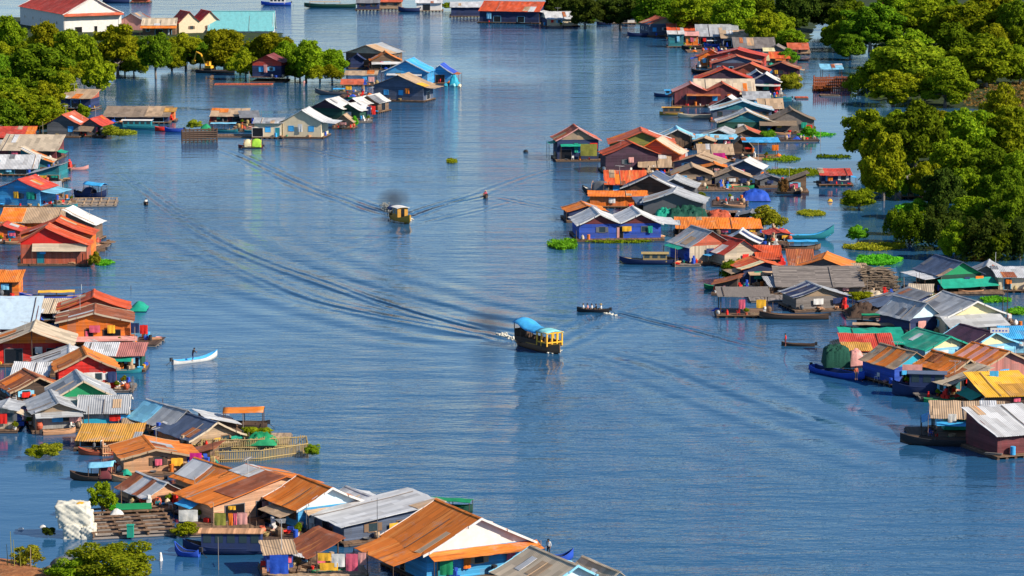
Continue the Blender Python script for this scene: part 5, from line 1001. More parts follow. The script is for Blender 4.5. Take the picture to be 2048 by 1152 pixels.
RT = [(1170,58,-14,90,'round_a','dark','dark tree behind the cream far-bank house'),(1240,56,-20,110,'wide_a','dark','dark tree behind the open hut'),(1310,62,-22,110,'round_b','deep','tree behind the broken rust roof'),(1390,74,-18,120,'wide_b','mid','sunlit tree behind the orange-red roof'),
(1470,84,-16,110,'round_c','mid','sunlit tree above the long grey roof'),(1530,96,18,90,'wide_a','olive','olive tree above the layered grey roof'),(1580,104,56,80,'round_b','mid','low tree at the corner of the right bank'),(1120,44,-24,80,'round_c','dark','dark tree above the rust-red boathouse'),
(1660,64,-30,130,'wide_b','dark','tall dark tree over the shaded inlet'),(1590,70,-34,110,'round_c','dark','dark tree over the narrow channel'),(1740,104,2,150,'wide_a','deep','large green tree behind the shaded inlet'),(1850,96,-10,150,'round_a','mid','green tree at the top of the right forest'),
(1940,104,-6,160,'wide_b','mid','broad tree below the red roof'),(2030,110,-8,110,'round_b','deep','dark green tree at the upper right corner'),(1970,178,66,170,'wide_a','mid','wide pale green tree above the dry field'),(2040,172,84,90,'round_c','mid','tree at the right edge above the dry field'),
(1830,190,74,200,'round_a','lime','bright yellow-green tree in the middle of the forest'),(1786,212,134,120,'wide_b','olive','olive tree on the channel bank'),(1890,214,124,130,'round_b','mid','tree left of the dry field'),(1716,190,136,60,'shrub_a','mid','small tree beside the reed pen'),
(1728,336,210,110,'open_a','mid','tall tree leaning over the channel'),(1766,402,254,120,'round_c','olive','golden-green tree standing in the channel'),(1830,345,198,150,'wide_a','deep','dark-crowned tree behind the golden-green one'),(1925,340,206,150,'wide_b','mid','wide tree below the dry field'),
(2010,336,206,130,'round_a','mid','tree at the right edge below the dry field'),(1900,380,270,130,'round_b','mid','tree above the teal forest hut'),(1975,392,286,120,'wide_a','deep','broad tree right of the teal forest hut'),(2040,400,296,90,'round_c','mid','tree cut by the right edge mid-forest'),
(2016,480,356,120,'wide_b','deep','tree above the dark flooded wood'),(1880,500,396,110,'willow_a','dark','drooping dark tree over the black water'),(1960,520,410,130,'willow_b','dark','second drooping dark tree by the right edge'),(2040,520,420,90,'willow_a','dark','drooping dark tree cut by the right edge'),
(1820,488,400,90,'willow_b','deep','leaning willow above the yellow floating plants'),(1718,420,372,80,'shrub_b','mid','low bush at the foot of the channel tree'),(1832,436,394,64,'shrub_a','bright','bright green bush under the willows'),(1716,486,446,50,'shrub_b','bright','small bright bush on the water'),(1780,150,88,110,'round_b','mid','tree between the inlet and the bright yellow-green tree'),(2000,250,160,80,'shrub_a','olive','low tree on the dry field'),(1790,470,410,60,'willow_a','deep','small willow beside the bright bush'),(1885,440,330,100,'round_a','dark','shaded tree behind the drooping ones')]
for a in RT: T(*a)
ft = [(1440,50,-20,90),(1520,60,-10,90),(1560,84,20,70),(1350,54,-24,80),(1700,84,-6,100),(1790,70,-20,110),(1880,64,-26,120),(1990,66,-24,120),(1670,100,40,70),(1700,120,64,80),(1820,140,50,120),(1910,140,40,110),(1990,140,44,110),(2050,140,40,90),(1750,170,110,80),(1850,206,140,90),(1930,170,96,90),(1870,290,214,110),(1960,290,214,120),(2040,300,216,100),(1800,300,216,90),(1790,400,318,70),(1850,400,316,90),(1930,420,330,100),(2000,430,330,110),(1940,470,386,110),(1990,520,440,90),(1850,470,420,60),(1910,520,440,80),(1760,330,226,90),(2050,470,370,80),(2000,380,310,100)]
for i, (x, b_, t_, w_) in enumerate(ft): plant('tree in the dense middle of the forest on the right bank', x, b_, t_, w_, ('wide_a', 'round_b', 'wide_b', 'round_a')[i % 4], ('mid', 'deep', 'olive', 'mid', 'deep')[i % 5], group='forest trees behind the front row on the right')
def SH(label, cx, by, ty, w, kind, tone): plant(label, cx, by, ty, w, kind, tone, 'shrub', 'shrub', 'shrubs around the houses', False)
SH('green shrub beside the brown plank hut', 1576, 130, 94, 46, 'shrub_a', 'bright'); SH('yellow flowering shrub on the back channel', 1582, 190, 140, 54, 'shrub_b', 'yel'); SH('yellowish bush behind the orange-rust roofs', 1536, 462, 406, 76, 'shrub_a', 'yel')
SH('round bush in front of the foam block', 224, 1172, 1070, 214, 'bush_a', 'lime'); SH('pale bush on the bare lower left bank', 60, 1142, 1086, 84, 'sparse_a', 'yel'); SH('dark bush at the bottom below the round bush', 150, 1176, 1106, 120, 'bush_b', 'mid')
plant('airy green bush beside the striped plank shack', 205, 1034, 958, 84, 'sparse_a', 'mid', 'shrub', 'shrub', 'shrubs around the houses'); SH('low bright bush at the end of the green bench', 228, 1030, 1004, 44, 'shrub_b', 'bright')
SH('bush at the tip of the bamboo pen', 626, 914, 884, 40, 'bush_b', 'lime'); SH('bush left of the ochre shed reflected in the bay', 100, 918, 882, 60, 'shrub_b', 'yel'); SH('yellowish weed tuft in the left bay', 70, 918, 888, 44, 'shrub_a', 'olive')
SH('garden plants on the raft above the pen', 516, 884, 848, 72, 'shrub_b', 'olive'); SH('yellow-green floating bush by the small grey house', 226, 276, 248, 56, 'shrub_a', 'yel'); SH('dark bush under the cream and rust striped hut', 1462, 566, 514, 50, 'shrub_b', 'deep')
SH('plants on the dark cage beside the awning boat', 390, 260, 236, 36, 'shrub_b', 'yel'); SH('leafy plant on the deck of the wooden shed', 708, 256, 230, 22, 'shrub_a', 'bright'); SH('bush hanging at the corner of the rusty panelled house', 190, 534, 500, 30, 'shrub_a', 'yel')
SH('green bush between teal house and thatched house', 1536, 290, 256, 40, 'shrub_b', 'bright'); SH('bush under the thatched house', 1618, 276, 250, 36, 'shrub_a', 'bright'); SH('bright green bush by the cream far-bank house', 1172, 47, 28, 40, 'shrub_a', 'bright'); SH('dark bush at the top edge by the white far-bank house', 894, 20, 2, 26, 'shrub_b', 'mid')
SH('dark thorny bush at the corner of the log raft', 98, 1074, 1050, 34, 'shrub_b', 'dark'); SH('dry brown brush below the washing line', 372, 1072, 1042, 60, 'shrub_a', 'olive'); SH('tall dried plant at the brown shack', 1566, 394, 350, 24, 'shrub_b', 'dry')
SH('weedy bush on the heap behind the striped roof', 1720, 606, 578, 60, 'shrub_b', 'olive'); SH('low bush beside the channel behind the blue tarpaulin', 1400, 410, 382, 36, 'shrub_a', 'mid')
for i, (x, b_, t_, w_, lb) in enumerate(((352,142,108,50,'bush at the water line left of the digger barge'),(398,132,104,44,'bush just behind the digger barge'),(468,150,112,46,'bush between digger barge and red stilt house'),(505,150,108,40,'bush touching the left wall of the red stilt house'),(578,160,118,56,'bush right of the red stilt house porch'),(626,166,122,56,'bush in the water at the grey boat bow'),(664,164,126,50,'bush beside the open timber platform'),(204,160,112,60,'bush under the golden-green tree'),(160,170,120,60,'bush under the bright tree before the white hall'),(262,146,112,50,'bush left of the lone water tree'))): SH(lb, x, b_, t_, w_, ('shrub_a', 'shrub_b')[i % 2], ('olive', 'mid', 'olive')[i % 3])
# ---------------------------------------------------------------- floating plants
def HY(label, pts, n, tone, h=.5, size=.21): o = scatter_leaves('water_hyacinth', pts, int(n * 1.9), size, tone, h); tag(o, label, 'water plants', 'floating mats of water hyacinth')
HY('bright green floating clump beside the big blue house', ellipse(1130, 491, 30, 9), 1500, 'bright', .7); HY('small floating clump alone in mid river', ellipse(904, 323, 10, 4), 300, 'olive', .5); HY('round yellowish plant mat in the back channel', ellipse(1622, 427, 27, 6), 1100, 'yel', .3)
HY('yellow-green mat drifting off the floating bush', ellipse(240, 266, 32, 5), 900, 'yel', .5); HY('green mat at the corner of the rusty panelled house', ellipse(206, 526, 18, 5), 600, 'bright', .4); HY('green spur of plants behind the thatched house', ellipse(1634, 270, 34, 4), 800, 'bright', .4)
HY('long plant strip across the back channel', ellipse(1600, 346, 70, 7), 1800, 'mid', .5); HY('dark thin plant strip in the upper channel', ellipse(1668, 314, 36, 2.5), 500, 'deep', .4); HY('plant mat beside the blue flat awning', ellipse(1560, 318, 40, 5), 900, 'mid', .5)
HY('yellow plant band before the dark flooded wood', ellipse(1752, 494, 62, 7), 2000, 'yel', .5); HY('green plant mat in the inlet before the green-gabled house', ellipse(1756, 522, 42, 9), 1800, 'bright', .6); HY('green mat at the foot of the channel tree', ellipse(1712, 406, 34, 8), 1000, 'mid', .7)
HY('green weeds by the big grey-roofed house', ellipse(1990, 601, 30, 5), 700, 'bright', .4); HY('bright mat under the willows', ellipse(1836, 418, 40, 9), 1400, 'bright', .7); HY('weeds fringing the big blue house deck', ellipse(1236, 484, 60, 3), 700, 'mid', .4); HY('pale weeds at the right edge by the poles', ellipse(2034, 624, 20, 7), 500, 'bright', .5)
# ---------------------------------------------------------------- rafts, pens, heaps, cloths
raft('frame raft of dark timbers by the blue canopied boat', 182, 414, 98, 9, 4, frame=True, deckc='k.tan'); raft('log raft with long planks behind the foam block', 270, 1076, 172, 11, 14, frame=True, deckc='k.wood', h=.6, dense=True); raft('plank deck in front of the red stilt house', 486, 172, 116, 4, 0, deckc='k.brick')
raft('small dark raft in the upper channel', 1660, 193, 38, 3, 0); raft('brown raft by the flowering shrub', 1604, 198, 26, 3, 0, deckc='k.brick'); raft('deck with garden behind the bamboo pen', 500, 896, 150, 7, 0, deckc='k.tan'); raft('deck carrying green goods behind the big blue house', 1412, 446, 150, 14, 0, deckc='k.wood')
raft('deck with baskets before the awning boat', 470, 276, 76, 5, 0); raft('wide plank deck between the striped roof and the raft shelter', 1560, 606, 120, 8, 0, deckc='k.woodg'); raft('dark moored raft with crates below the brushwood', 1740, 640, 90, 6, 0, deckc='k.woodd'); raft('raft under the green tarpaulin porch', 1920, 592, 180, 4, 0, deckc='k.wood'); raft('front raft of the raft house', 1880, 876, 120, 5, 0, deckc='k.woodd'); raft('deck below the washing line', 452, 1074, 160, 6, 6, deckc='k.wood'); raft('deck at the foot of the open red-roofed shack', 640, 1160, 200, 5, 12, deckc='k.tan')
raft('cluttered deck between navy point house and olive gable', 1206, 318, 40, 6, -1, deckc='k.wood', cl=4, name='deck_raft')
raft('cluttered deck by the red-orange roofed maroon house', 1296, 352, 70, 5, 5, deckc='k.woodd', cl=7, name='deck_raft')
raft('cluttered deck behind the orange sheet front', 1330, 410, 90, 10, -4, deckc='k.woodg', cl=7, name='deck_raft')
raft('deck of goods beside the slate houses', 1440, 384, 120, 8, -1, deckc='k.wood', cl=7, name='deck_raft')
raft('goods deck by the blue tarpaulin', 1460, 414, 70, 8, -4, deckc='k.woodd', cl=7, name='deck_raft')
raft('long goods deck above the orange-rust roofs', 1470, 448, 130, 12, 1, deckc='k.woodg', cl=7, name='deck_raft')
raft('goods deck at the teal longtail boat', 1556, 478, 60, 8, 5, deckc='k.wood', cl=7, name='deck_raft')
raft('goods deck by the blue-white tarpaulin boat', 1540, 502, 80, 8, -3, deckc='k.woodd', cl=7, name='deck_raft')
raft('deck left of the brown house with blue side', 1376, 534, 50, 5, 6, deckc='k.woodg', cl=4, name='deck_raft')
raft('work deck under the cream striped hut', 1500, 582, 90, 5, 3, deckc='k.wood', cl=7, name='deck_raft')
raft('crowded deck beside the brushwood', 1776, 614, 100, 10, -2, deckc='k.woodd', cl=7, name='deck_raft')
raft('crowded deck by the dark moored boats', 1800, 652, 90, 8, -3, deckc='k.woodg', cl=7, name='deck_raft')
raft('back deck beside the green-gabled house', 1850, 592, 80, 8, -4, deckc='k.wood', cl=7, name='deck_raft')
raft('goods deck right of the large grey house', 2020, 662, 60, 8, 3, deckc='k.woodd', cl=7, name='deck_raft')
raft('goods deck at the navy houseboat hull', 1890, 802, 100, 6, 3, deckc='k.woodg', cl=7, name='deck_raft')
raft('deck behind the twin-gabled maroon house', 1520, 222, 70, 10, 0, deckc='k.wood', cl=7, name='deck_raft')
raft('deck under the thatched house', 1600, 284, 80, 6, 1, deckc='k.woodd', cl=7, name='deck_raft')
raft('deck beside the navy-gabled house', 1546, 198, 60, 8, 0, deckc='k.woodg', cl=7, name='deck_raft')
raft('far deck by the orange cabin', 1420, 106, 90, 8, 2, deckc='k.wood', cl=7, name='deck_raft')
raft('goods deck left of the lavender-grey house', 706, 198, 60, 10, -4, deckc='k.woodd', cl=7, name='deck_raft')
raft('goods deck beside the white-roofed row', 722, 246, 44, 8, 4, deckc='k.woodg', cl=4, name='deck_raft')
raft('goods deck by the low brown-roofed hut', 500, 264, 80, 10, -3, deckc='k.wood', cl=7, name='deck_raft')
raft('deck at the curved tan roof', 116, 342, 50, 8, 0, deckc='k.woodd', cl=4, name='deck_raft')
raft('porch deck of the light blue house', 110, 414, 70, 10, -3, deckc='k.woodg', cl=7, name='deck_raft')
raft('deck under the white sheet roof', 190, 502, 36, 8, -2, deckc='k.wood', cl=4, name='deck_raft')
raft('side deck of the orange house', 286, 694, 54, 6, -6, deckc='k.woodd', cl=4, name='deck_raft')
raft('drum deck beside the bright red house', 246, 786, 36, 5, 0, deckc='k.woodg', cl=4, name='deck_raft')
raft('deck between blue-banded house and ochre shed', 262, 874, 70, 6, -5, deckc='k.wood', cl=7, name='deck_raft')
raft('scaffold deck behind the lavender-grey roof', 290, 852, 70, 6, -4, deckc='k.woodd', cl=7, name='deck_raft')
raft('deck beside the orange-brown wooden house', 402, 946, 56, 5, 0, deckc='k.woodg', cl=4, name='deck_raft')
raft('deck under the striped plank shack', 296, 1026, 100, 5, -1, deckc='k.wood', cl=7, name='deck_raft')
raft('deck behind the open red-roofed shack', 560, 1086, 90, 5, 1, deckc='k.woodd', cl=7, name='deck_raft')
pen('bamboo fence pen at the end of the garden raft', [(402,926),(520,922),(616,908),(612,894),(500,900),(404,900)], 1.3, 'straw'); pen('dark timber cage beside the awning boat', [(364,286),(434,284),(434,279),(364,281)], 2.4, 'woodd', gap=.75, rails=5, th=.15); pen('reed fish pen with blue-white roof in the upper channel', [(1627,183),(1702,182),(1700,178),(1628,179)], 3.2, 'rustd', gap=.5, rails=4, th=.13)
H('small blue-white roof above the reed fish pen', 1664, 172, 40, 34, 40, 5, 0, k='shedf', roof='z.lblue', wall='none', cl=0, z0=.1)
pen('plank fenced pen below the ochre shed', [(206,912),(276,908),(276,896),(206,898)], 1.2, 'woodl', gap=.26, th=.09)
o = scatter_leaves('dry_reeds', ellipse(1645, 179, 20, 5), 1500, .3, 'reed', 1.2); tag(o, 'orange dry reeds beside the reed fish pen', 'reeds')
tarp('bright blue tarpaulin over a boat in the back channel', 1512, 402, 58, 19, 5, 'blue', kind='c', e=.35, n=16, rough=.16); sticks('heap of brushwood beside the plank barge', 1756, 588, 66, 46, 7, 'thatch', 420, 'brushwood_pile', 'brushwood'); tarp('green net bundled on the garden raft', 522, 898, 64, 20, 3, 'green', z=.5, rough=.3)
tarp('jade tarpaulin beyond the rust-red roof', 276, 622, 34, 14, 5, 'jade', e=.8); tarp('green tarpaulin over goods on the raft house', 1924, 866, 78, 34, 4, 'jade', z=.5); tarp('orange tarpaulin behind the tan-grey roofed house', 1970, 520, 56, 13, 3, 'ochre'); tarp('dark green nets heaped behind the big blue house', 1376, 440, 80, 16, 7, 'dgreen', z=.4, rough=.5, e=.3, n=18); tarp('reddish nets heaped beside the green nets', 1440, 440, 46, 10, 6, 'brick', z=.4, rough=.5, e=.35, n=16)
tarp('green umbrella-like cover on the dark cage', 411, 266, 22, 12, 2, 'green', z=.6); tarp('pink tarpaulin over the cargo boat stern', 1712, 744, 30, 34, 2.0, 'pink', z=.6, e=.2); tarp('stack of green netting on the cargo boat', 1674, 744, 54, 38, 4.5, 'dgreen', z=.7, kind='h', rough=.10, e=.12, n=18); tarp('tan hay heap beside the brown shack', 1570, 384, 28, 20, 4, 'straw', 'hay_heap', 'hay', kind='h', rough=.2); tarp('heap of pale sacks on the brushwood raft', 1746, 606, 60, 16, 4, 'beige', 'sack_heap', 'sacks', rough=.4, z=.2); tarp('green cover among goods behind the big blue house', 1330, 438, 40, 14, 4, 'jade', z=.3, rough=.4, e=.35, n=14)
tarp('brown nets piled on the deck by the striped roof', 1736, 636, 76, 18, 6, 'woodd', 'net_pile', 'nets', kind='h', z=.3, rough=.45, n=18, e=.4); tarp('turquoise cover at the tip of the point', 908, 172, 20, 20, 3, 'cyan'); tarp('yellow sheet beside the raft house', 1660, 404, 10, 5, 1, 'yellow')
for i, (dx, dy, c_) in enumerate(((0, 0, 'cyan'), (9, 1, 'aqua'), (18, -1, 'cyan'), (26, 3, 'cream'), (6, -8, 'aqua'), (15, -8, 'cyan'))):
    o = link('drum', clutter_mesh('drum', c_)); o.location = at(892 + dx, 172 + dy, .05); o.scale = (1.5,) * 3; o.rotation_euler = (R(70), 0, i); tag(o, {'cyan': 'turquoise drum in the pile at the tip of the point', 'aqua': 'pale turquoise drum in the pile at the tip', 'cream': 'cream drum at the outer end of the turquoise pile'}[c_], 'drum', 'drums piled at the tip of the point')
# washing
def W(label, x0, x1, y0, y1, yb, c_):
    z = VM(yb - y0, yb); a, b = at(x0, yb, 0), at(x1, yb, 0); a.z = b.z = z; cloth(label, a, b, VM(y1 - y0, yb), c_)
for a in (('olive towel on the washing line',429,452,1026,1051,1074,'olive'),('orange cloth on the washing line',457,466,1026,1051,1074,'orange'),('rose cloth on the washing line',467,474,1026,1050,1074,'rose'),('pink sheet on the washing line',475,495,1025,1049,1074,'pink'),('white sheet drying above the log raft',358,396,1020,1043,1070,'white'),
  ('yellow cloth under the peach house eaves',457,472,1012,1020,1062,'yellow'),('upper yellow banner at the red-roofed shack',636,662,1106,1122,1156,'yellow'),('lower yellow banner at the red-roofed shack',640,676,1126,1141,1156,'yellow'),('white cloth with dark spots between the yellow and red banners',664,690,1108,1134,1156,'white'),('red cloth on the line by the blue hall',692,716,1108,1142,1156,'rose'),('pinkish cloth at the end of the banner line',717,733,1105,1130,1156,'pink'),
  ('magenta cloth hanging on the wooden house porch',380,404,906,934,954,'magenta'),('red cloth hung at the tan end house',743,751,212,229,240,'red'),('navy cloth hung at the tan end house',733,742,213,229,240,'navy'),('pink cloth under the blue-gabled roof',1804,1844,729,741,778,'pink'),('blue sheet under the small plank lean-to',540,577,1110,1148,1162,'blue'),('red cloth on the porch of the orange house',280,296,650,668,694,'red'),('dark patterned cloth beside the red porch cloth',262,279,646,666,694,'navy'),('blue and white bundle under the yellow roof',1978,1996,742,772,806,'sky'),
  ('olive curtain drawn at the navy point house',1161,1194,288,312,324,'olive'),('bright green net hanging at the large blue hall',880,906,1118,1150,1172,'green'),('red tarpaulin hanging at the thatched house',1612,1624,250,262,276,'red'),('magenta cloth before the flat tan roof',1426,1450,306,318,326,'magenta'),('pale curtain at the raft house',1895,1912,828,846,884,'white')): W(*a)
line('washing line between two posts below the peach house', at(424, 1074), at(500, 1074), VM(49, 1074)); line('washing line of banners at the red-roofed shack', at(634, 1156), at(735, 1156), VM(51, 1156))
# foam block, its yellow cloth and small floats
fb = empty('foam_block', at(150, 1078)); tag(fb, 'big lumpy block of white foam floating in the bay', 'foam block'); r_ = random.Random(9)
def lump(nm, x0, x1, y0, y1, z0, z1, n=20, j=.05):
    m = MB()
    for ax in range(6):
        rows = []
        for i in range(n + 1):
            row = []
            for k in range(n + 1):
                u, v = i / n, k / n; p = Vector([(u, v, 0), (u, v, 1), (u, 0, v), (u, 1, v), (0, u, v), (1, u, v)][ax]) * 2 - Vector((1, 1, 1))
                p = Vector([q_ * (1 - .05 * (max(abs(p[(a_ + 1) % 3]), abs(p[(a_ + 2) % 3])) ** 4) - .03 * (min(abs(p[(a_ + 1) % 3]), abs(p[(a_ + 2) % 3])) ** 2)) for a_, q_ in enumerate(p)])
                q = Vector(((x0 + x1) / 2 + p.x * (x1 - x0) / 2, (y0 + y1) / 2 + p.y * (y1 - y0) / 2, (z0 + z1) / 2 + p.z * (z1 - z0) / 2))
                h = math.sin(q.x * 3.1 + q.z * 4.3) * math.cos(q.y * 2.7 + q.z * 2.1) + .8 * math.sin(q.x * 6 - q.z * 5) * math.sin(q.z * 7 + q.y * 3); h += .7 * math.sin(q.x * 13 + q.y * 5) * math.sin(q.z * 12 - q.x * 4); row.append(tuple(q + p.normalized() * j * 1.3 * h))
            rows.append(row)
        m.grid(rows)
    o = m.build(nm, mat('s', 'foam'), fb, True); bm = bmesh.new(); bm.from_mesh(o.data); bmesh.ops.remove_doubles(bm, verts=bm.verts, dist=.01); bmesh.ops.recalc_face_normals(bm, faces=bm.faces); bm.to_mesh(o.data); bm.free(); o.data.polygons.foreach_set('use_smooth', [True] * len(o.data.polygons))
lump('lower_slab', -1.2, .85, -.2, 2.2, -.3, 1.5); lump('lower_corner_slab', .6, 2.0, -.3, 2.0, -.3, 1.3); lump('middle_slab', -1.75, 1.7, -.05, 2.3, .95, 2.6); lump('top_slab', -2.0, 1.4, 0, 2.3, 2.0, 3.45)
o = tarp('bright yellow cloth lying on top of the foam block', 162, 1090, 24, 5, 1.2, 'yellow', z=3.35); o.location = fb.location + Vector((.55, .8, 3.3))
o = tarp('white plastic sack on the log raft', 233, 1044, 28, 15, 1.2, 'white', 'sack', 'sack', z=.5)
for lb, x, y, w in (('flat white float left of the foam block', 85, 1055, 13), ('second white float near the left edge', 41, 1060, 12), ('upright white float below the navy boat', 321, 1122, 7)): tarp(lb, x, y, w, 5 if w > 8 else 18, .6, 'white', 'float', 'float', z=-.02, n=6)
m = MB(); ball(m, (0, 0, .1), .5, 4); o = m.build('buoy', mat('s', 'dark'), None, True); o.location = at(1052, 304); tag(o, 'small dark buoy alone on the water', 'buoy')
# bench, oil can, poles
bn = empty('bench', at(268, 1026, .4), R(8)); tag(bn, 'long green bench on the log raft', 'bench'); m = MB(); m.box(-1.8, 1.8, -.25, .25, .42, .5); m.build('seat', mat('s', 'green'), bn); m = MB(); m.box(-1.8, 1.8, .22, .28, .5, .95); m.build('backrest', mat('s', 'green'), bn)
for x in (-1.6, 1.6): m = MB(); m.box(x - .06, x + .06, -.2, .2, 0, .42); m.build('leg', mat('s', 'green'), bn)
m = MB(); m.box(-.32, .32, -.3, .3, 0, 1.15); m.box(-.36, .36, -.34, .34, 1.15, 1.25); o = m.build('bin', mat('s', 'jade')); o.location = at(261, 1074, .2); tag(o, 'green bin at the corner of the log raft', 'bin')
for i, a in enumerate((('tall thin pole above the navy boat',437,1140,66,'woodg'),('thin pole in the foreground reeds',62,1150,56,'tan'),('white mast by the right-edge flat grey roof',1990,572,68,'zincl'),('dark post left of the weeds by the big grey roof',2005,640,52,'woodd'),('thicker dark post beside the weeds',2014,640,66,'woodd'),('pole under the blue flat awning',1516,324,42,'zincl'),('leaning pole at the broad pale grey roof',755,1100,104,'greyd'),('antenna pole at the bright blue house',613,1070,62,'greyd'),('white marker post in the left bay',165,270,38,'white'),('pole in the water by the green-gabled house awning',1838,586,42,'woodd'),('second pole by the green-gabled house awning',1832,586,40,'woodd'),('dark post at the raft house front',1863,876,64,'dark'),('marker stick off the rust-red roof',262,580,10,'woodd'),('white marker off the blue and yellow boat',163,580,12,'white'))): pole(a[0], a[1], a[2], a[3], a[4], .07 if 'thick' in a[0] or 'dark post' in a[0] else .045)
sg = MB(); sg.box(-1.2, 1.2, -.03, .03, 0, .66); o = sg.build('signboard', mat('s', 'white')); o.location = at(1998, 730, 0) + Vector((0, 0, VM(64, 730))); tag(o, 'white signboard above the cream house with dark purple roof', 'sign')
sm = MB(); r_ = random.Random(4)
for i in range(5): x = -.95 + i * .42; sm.box(x, x + .22, -.045, -.034, .2, .2 + r_.uniform(.15, .28))
sm.build('lettering', mat('s', 'blue'), o)
# red hut glimpsed in the forest, teal forest hut, red house far right
H('teal hut half hidden in the flooded forest', 1836, 396, 60, 30, 40, 5, 0, k='shedf', roof='p.woodg', wall='s.teal', cl=1); H('red roofed building at the top edge of the forest', 1786, 20, 42, 14, 24, 6, 0, k='side', roof='p.rose', wall='w.redr', cl=0, z0=.1, op=()); H('long low hut with red roof at the channel tree', 1672, 372, 58, 22, 28, 5, 0, k='shedf', roof='p.redr', wall='w.navy', cl=2)
# ---------------------------------------------------------------- ground
bank('left_bank', [(-60,150),(60,140),(130,145),(230,136),(330,128),(420,120),(520,125),(600,120),(560,66),(330,60),(140,40),(-60,30)], .35, 'mud', 2.0, .08)
bank('right_bank', [(1100,40),(1230,46),(1330,52),(1480,76),(1610,98),(1640,40),(1740,60),(1760,96),(1740,140),(1740,200),(1820,205),(1900,215),(2090,225),(2140,-20),(1500,-60),(1100,-30)], .5, 'mud', 3.0, .06)
bank('forest_bank', [(1770,330),(1800,352),(1830,386),(1900,400),(1960,410),(2100,420),(2100,240),(1960,235),(1850,250),(1770,290)], .5, 'mud', 2.0, .06)
bank('shore', [(-80,1190),(-80,1120),(30,1118),(60,1130),(110,1146),(160,1152),(300,1166),(340,1200)], 1.0, 'earth', .5, .25)
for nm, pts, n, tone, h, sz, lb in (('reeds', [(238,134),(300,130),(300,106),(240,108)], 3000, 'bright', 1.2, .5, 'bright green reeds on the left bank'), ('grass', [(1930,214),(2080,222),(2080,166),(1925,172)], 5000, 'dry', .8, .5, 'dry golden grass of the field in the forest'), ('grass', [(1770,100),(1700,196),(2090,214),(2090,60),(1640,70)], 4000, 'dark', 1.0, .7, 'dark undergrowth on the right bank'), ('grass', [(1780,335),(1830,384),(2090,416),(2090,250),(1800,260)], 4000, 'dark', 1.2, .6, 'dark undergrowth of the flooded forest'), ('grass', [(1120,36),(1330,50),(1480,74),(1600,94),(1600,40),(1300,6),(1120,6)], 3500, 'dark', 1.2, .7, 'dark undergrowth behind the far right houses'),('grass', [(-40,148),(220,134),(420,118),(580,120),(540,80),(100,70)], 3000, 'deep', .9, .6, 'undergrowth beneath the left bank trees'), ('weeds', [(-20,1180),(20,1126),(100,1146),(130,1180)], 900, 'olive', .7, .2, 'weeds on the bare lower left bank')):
    o = scatter_leaves(nm, pts, n, sz, tone, h); o['kind'] = 'stuff'; o['label'] = lb; o['category'] = nm
for i, (x, y, r, c_, lb) in enumerate(((52,1148,.5,'tan','tan boulder at the lower left corner'),(76,1146,.36,'beige','small pale boulder next to the tan one'),(102,1142,.55,'woodg','brown boulder between the two bushes'),(128,1140,1.3,'greyd','large grey rock by the round bush'),(30,1152,.3,'pink','pinkish boulder at the bottom edge'))):
    m = MB(); ball(m, (0, 0, r * .3), r, i + 3, .7); o = m.build('boulder', mat('s', c_), None, True); o.location = at(x, y, .1); tag(o, lb, 'boulder')
for i, (x, h) in enumerate(((14, 60), (22, 86), (28, 70), (40, 46))):
    m = MB(); m.tube([(0, 0, -.2), (.08, 0, VM(h, 1150) * .5), (.02, 0, VM(h, 1150))], [.05, .04, .02], 5); o = m.build('reed_stalk', mat('s', 'olive')); o.location = at(x, 1148 + i); tag(o, 'tall bare reed stalk at the lower left', 'reed', 'reed stalks at the lower left')
# ---------------------------------------------------------------- water
xs = np.arange(-170, 180, 1.0); ys = np.arange(285, 1130, 1.1)
xs = np.concatenate([[-4000, -1500, -600, -300], xs, [300, 600, 1500, 4000]]); ys = np.concatenate([[-200, 150, 240], ys, [1200, 1500, 2500, 6000]])
gx, gy = np.meshgrid(xs, ys); hz = np.zeros(gx.shape); inner = (np.abs(gx) < 172) & (gy > 284) & (gy < 1132)
WK = []
def wake(px, amp, lam, width, crests=3, side=1, fade=1.0, foam=False):
    """a train of ridges beside the track through these points"""
    P0 = [np.array(at(*p)[:2]) for p in px]; P0 = [2 * P0[0] - P0[1]] + P0 + [2 * P0[-1] - P0[-2]]; pts = []
    for i in range(1, len(P0) - 2):
        for t in np.linspace(0, 1, 7)[:-1]: pts.append(.5 * (2 * P0[i] + (P0[i + 1] - P0[i - 1]) * t + (2 * P0[i - 1] - 5 * P0[i] + 4 * P0[i + 1] - P0[i + 2]) * t * t + (3 * P0[i] - P0[i - 1] - 3 * P0[i + 1] + P0[i + 2]) * t ** 3))
    pts = np.array(pts + [P0[-2]]); best = np.full(gx.shape, 1e9); sd = np.zeros(gx.shape); tt = np.zeros(gx.shape); seg = np.hypot(*np.diff(pts, axis=0).T); cum = np.concatenate([[0], np.cumsum(seg)])
    for i in range(len(pts) - 1):
        e = pts[i + 1] - pts[i]; t = np.clip(((gx - pts[i, 0]) * e[0] + (gy - pts[i, 1]) * e[1]) / (e @ e), 0, 1); dx, dy = gx - pts[i, 0] - t * e[0], gy - pts[i, 1] - t * e[1]; d = np.hypot(dx, dy); m_ = d < best; best = np.where(m_, d, best); sd = np.where(m_, np.sign(e[0] * dy - e[1] * dx) * d, sd); tt = np.where(m_, (cum[i] + t * seg[i]) / cum[-1], tt)
    env = np.exp(-((sd - side * width * .4) / (width * .55)) ** 2) * np.clip(tt * 14, 0, 1) * np.clip((1 - tt) * 4, 0, 1) * (1 - .6 * tt * fade) * inner
    WK.append((np.stack([np.clip(sd, -40, 40), env * amp, 0 * sd], -1), lam))
wake([(1040,686),(960,655),(860,628),(760,596),(660,560),(560,526),(470,488),(400,448),(330,400),(262,350),(225,310)], .22, 2.3, 3.6, fade=.5)
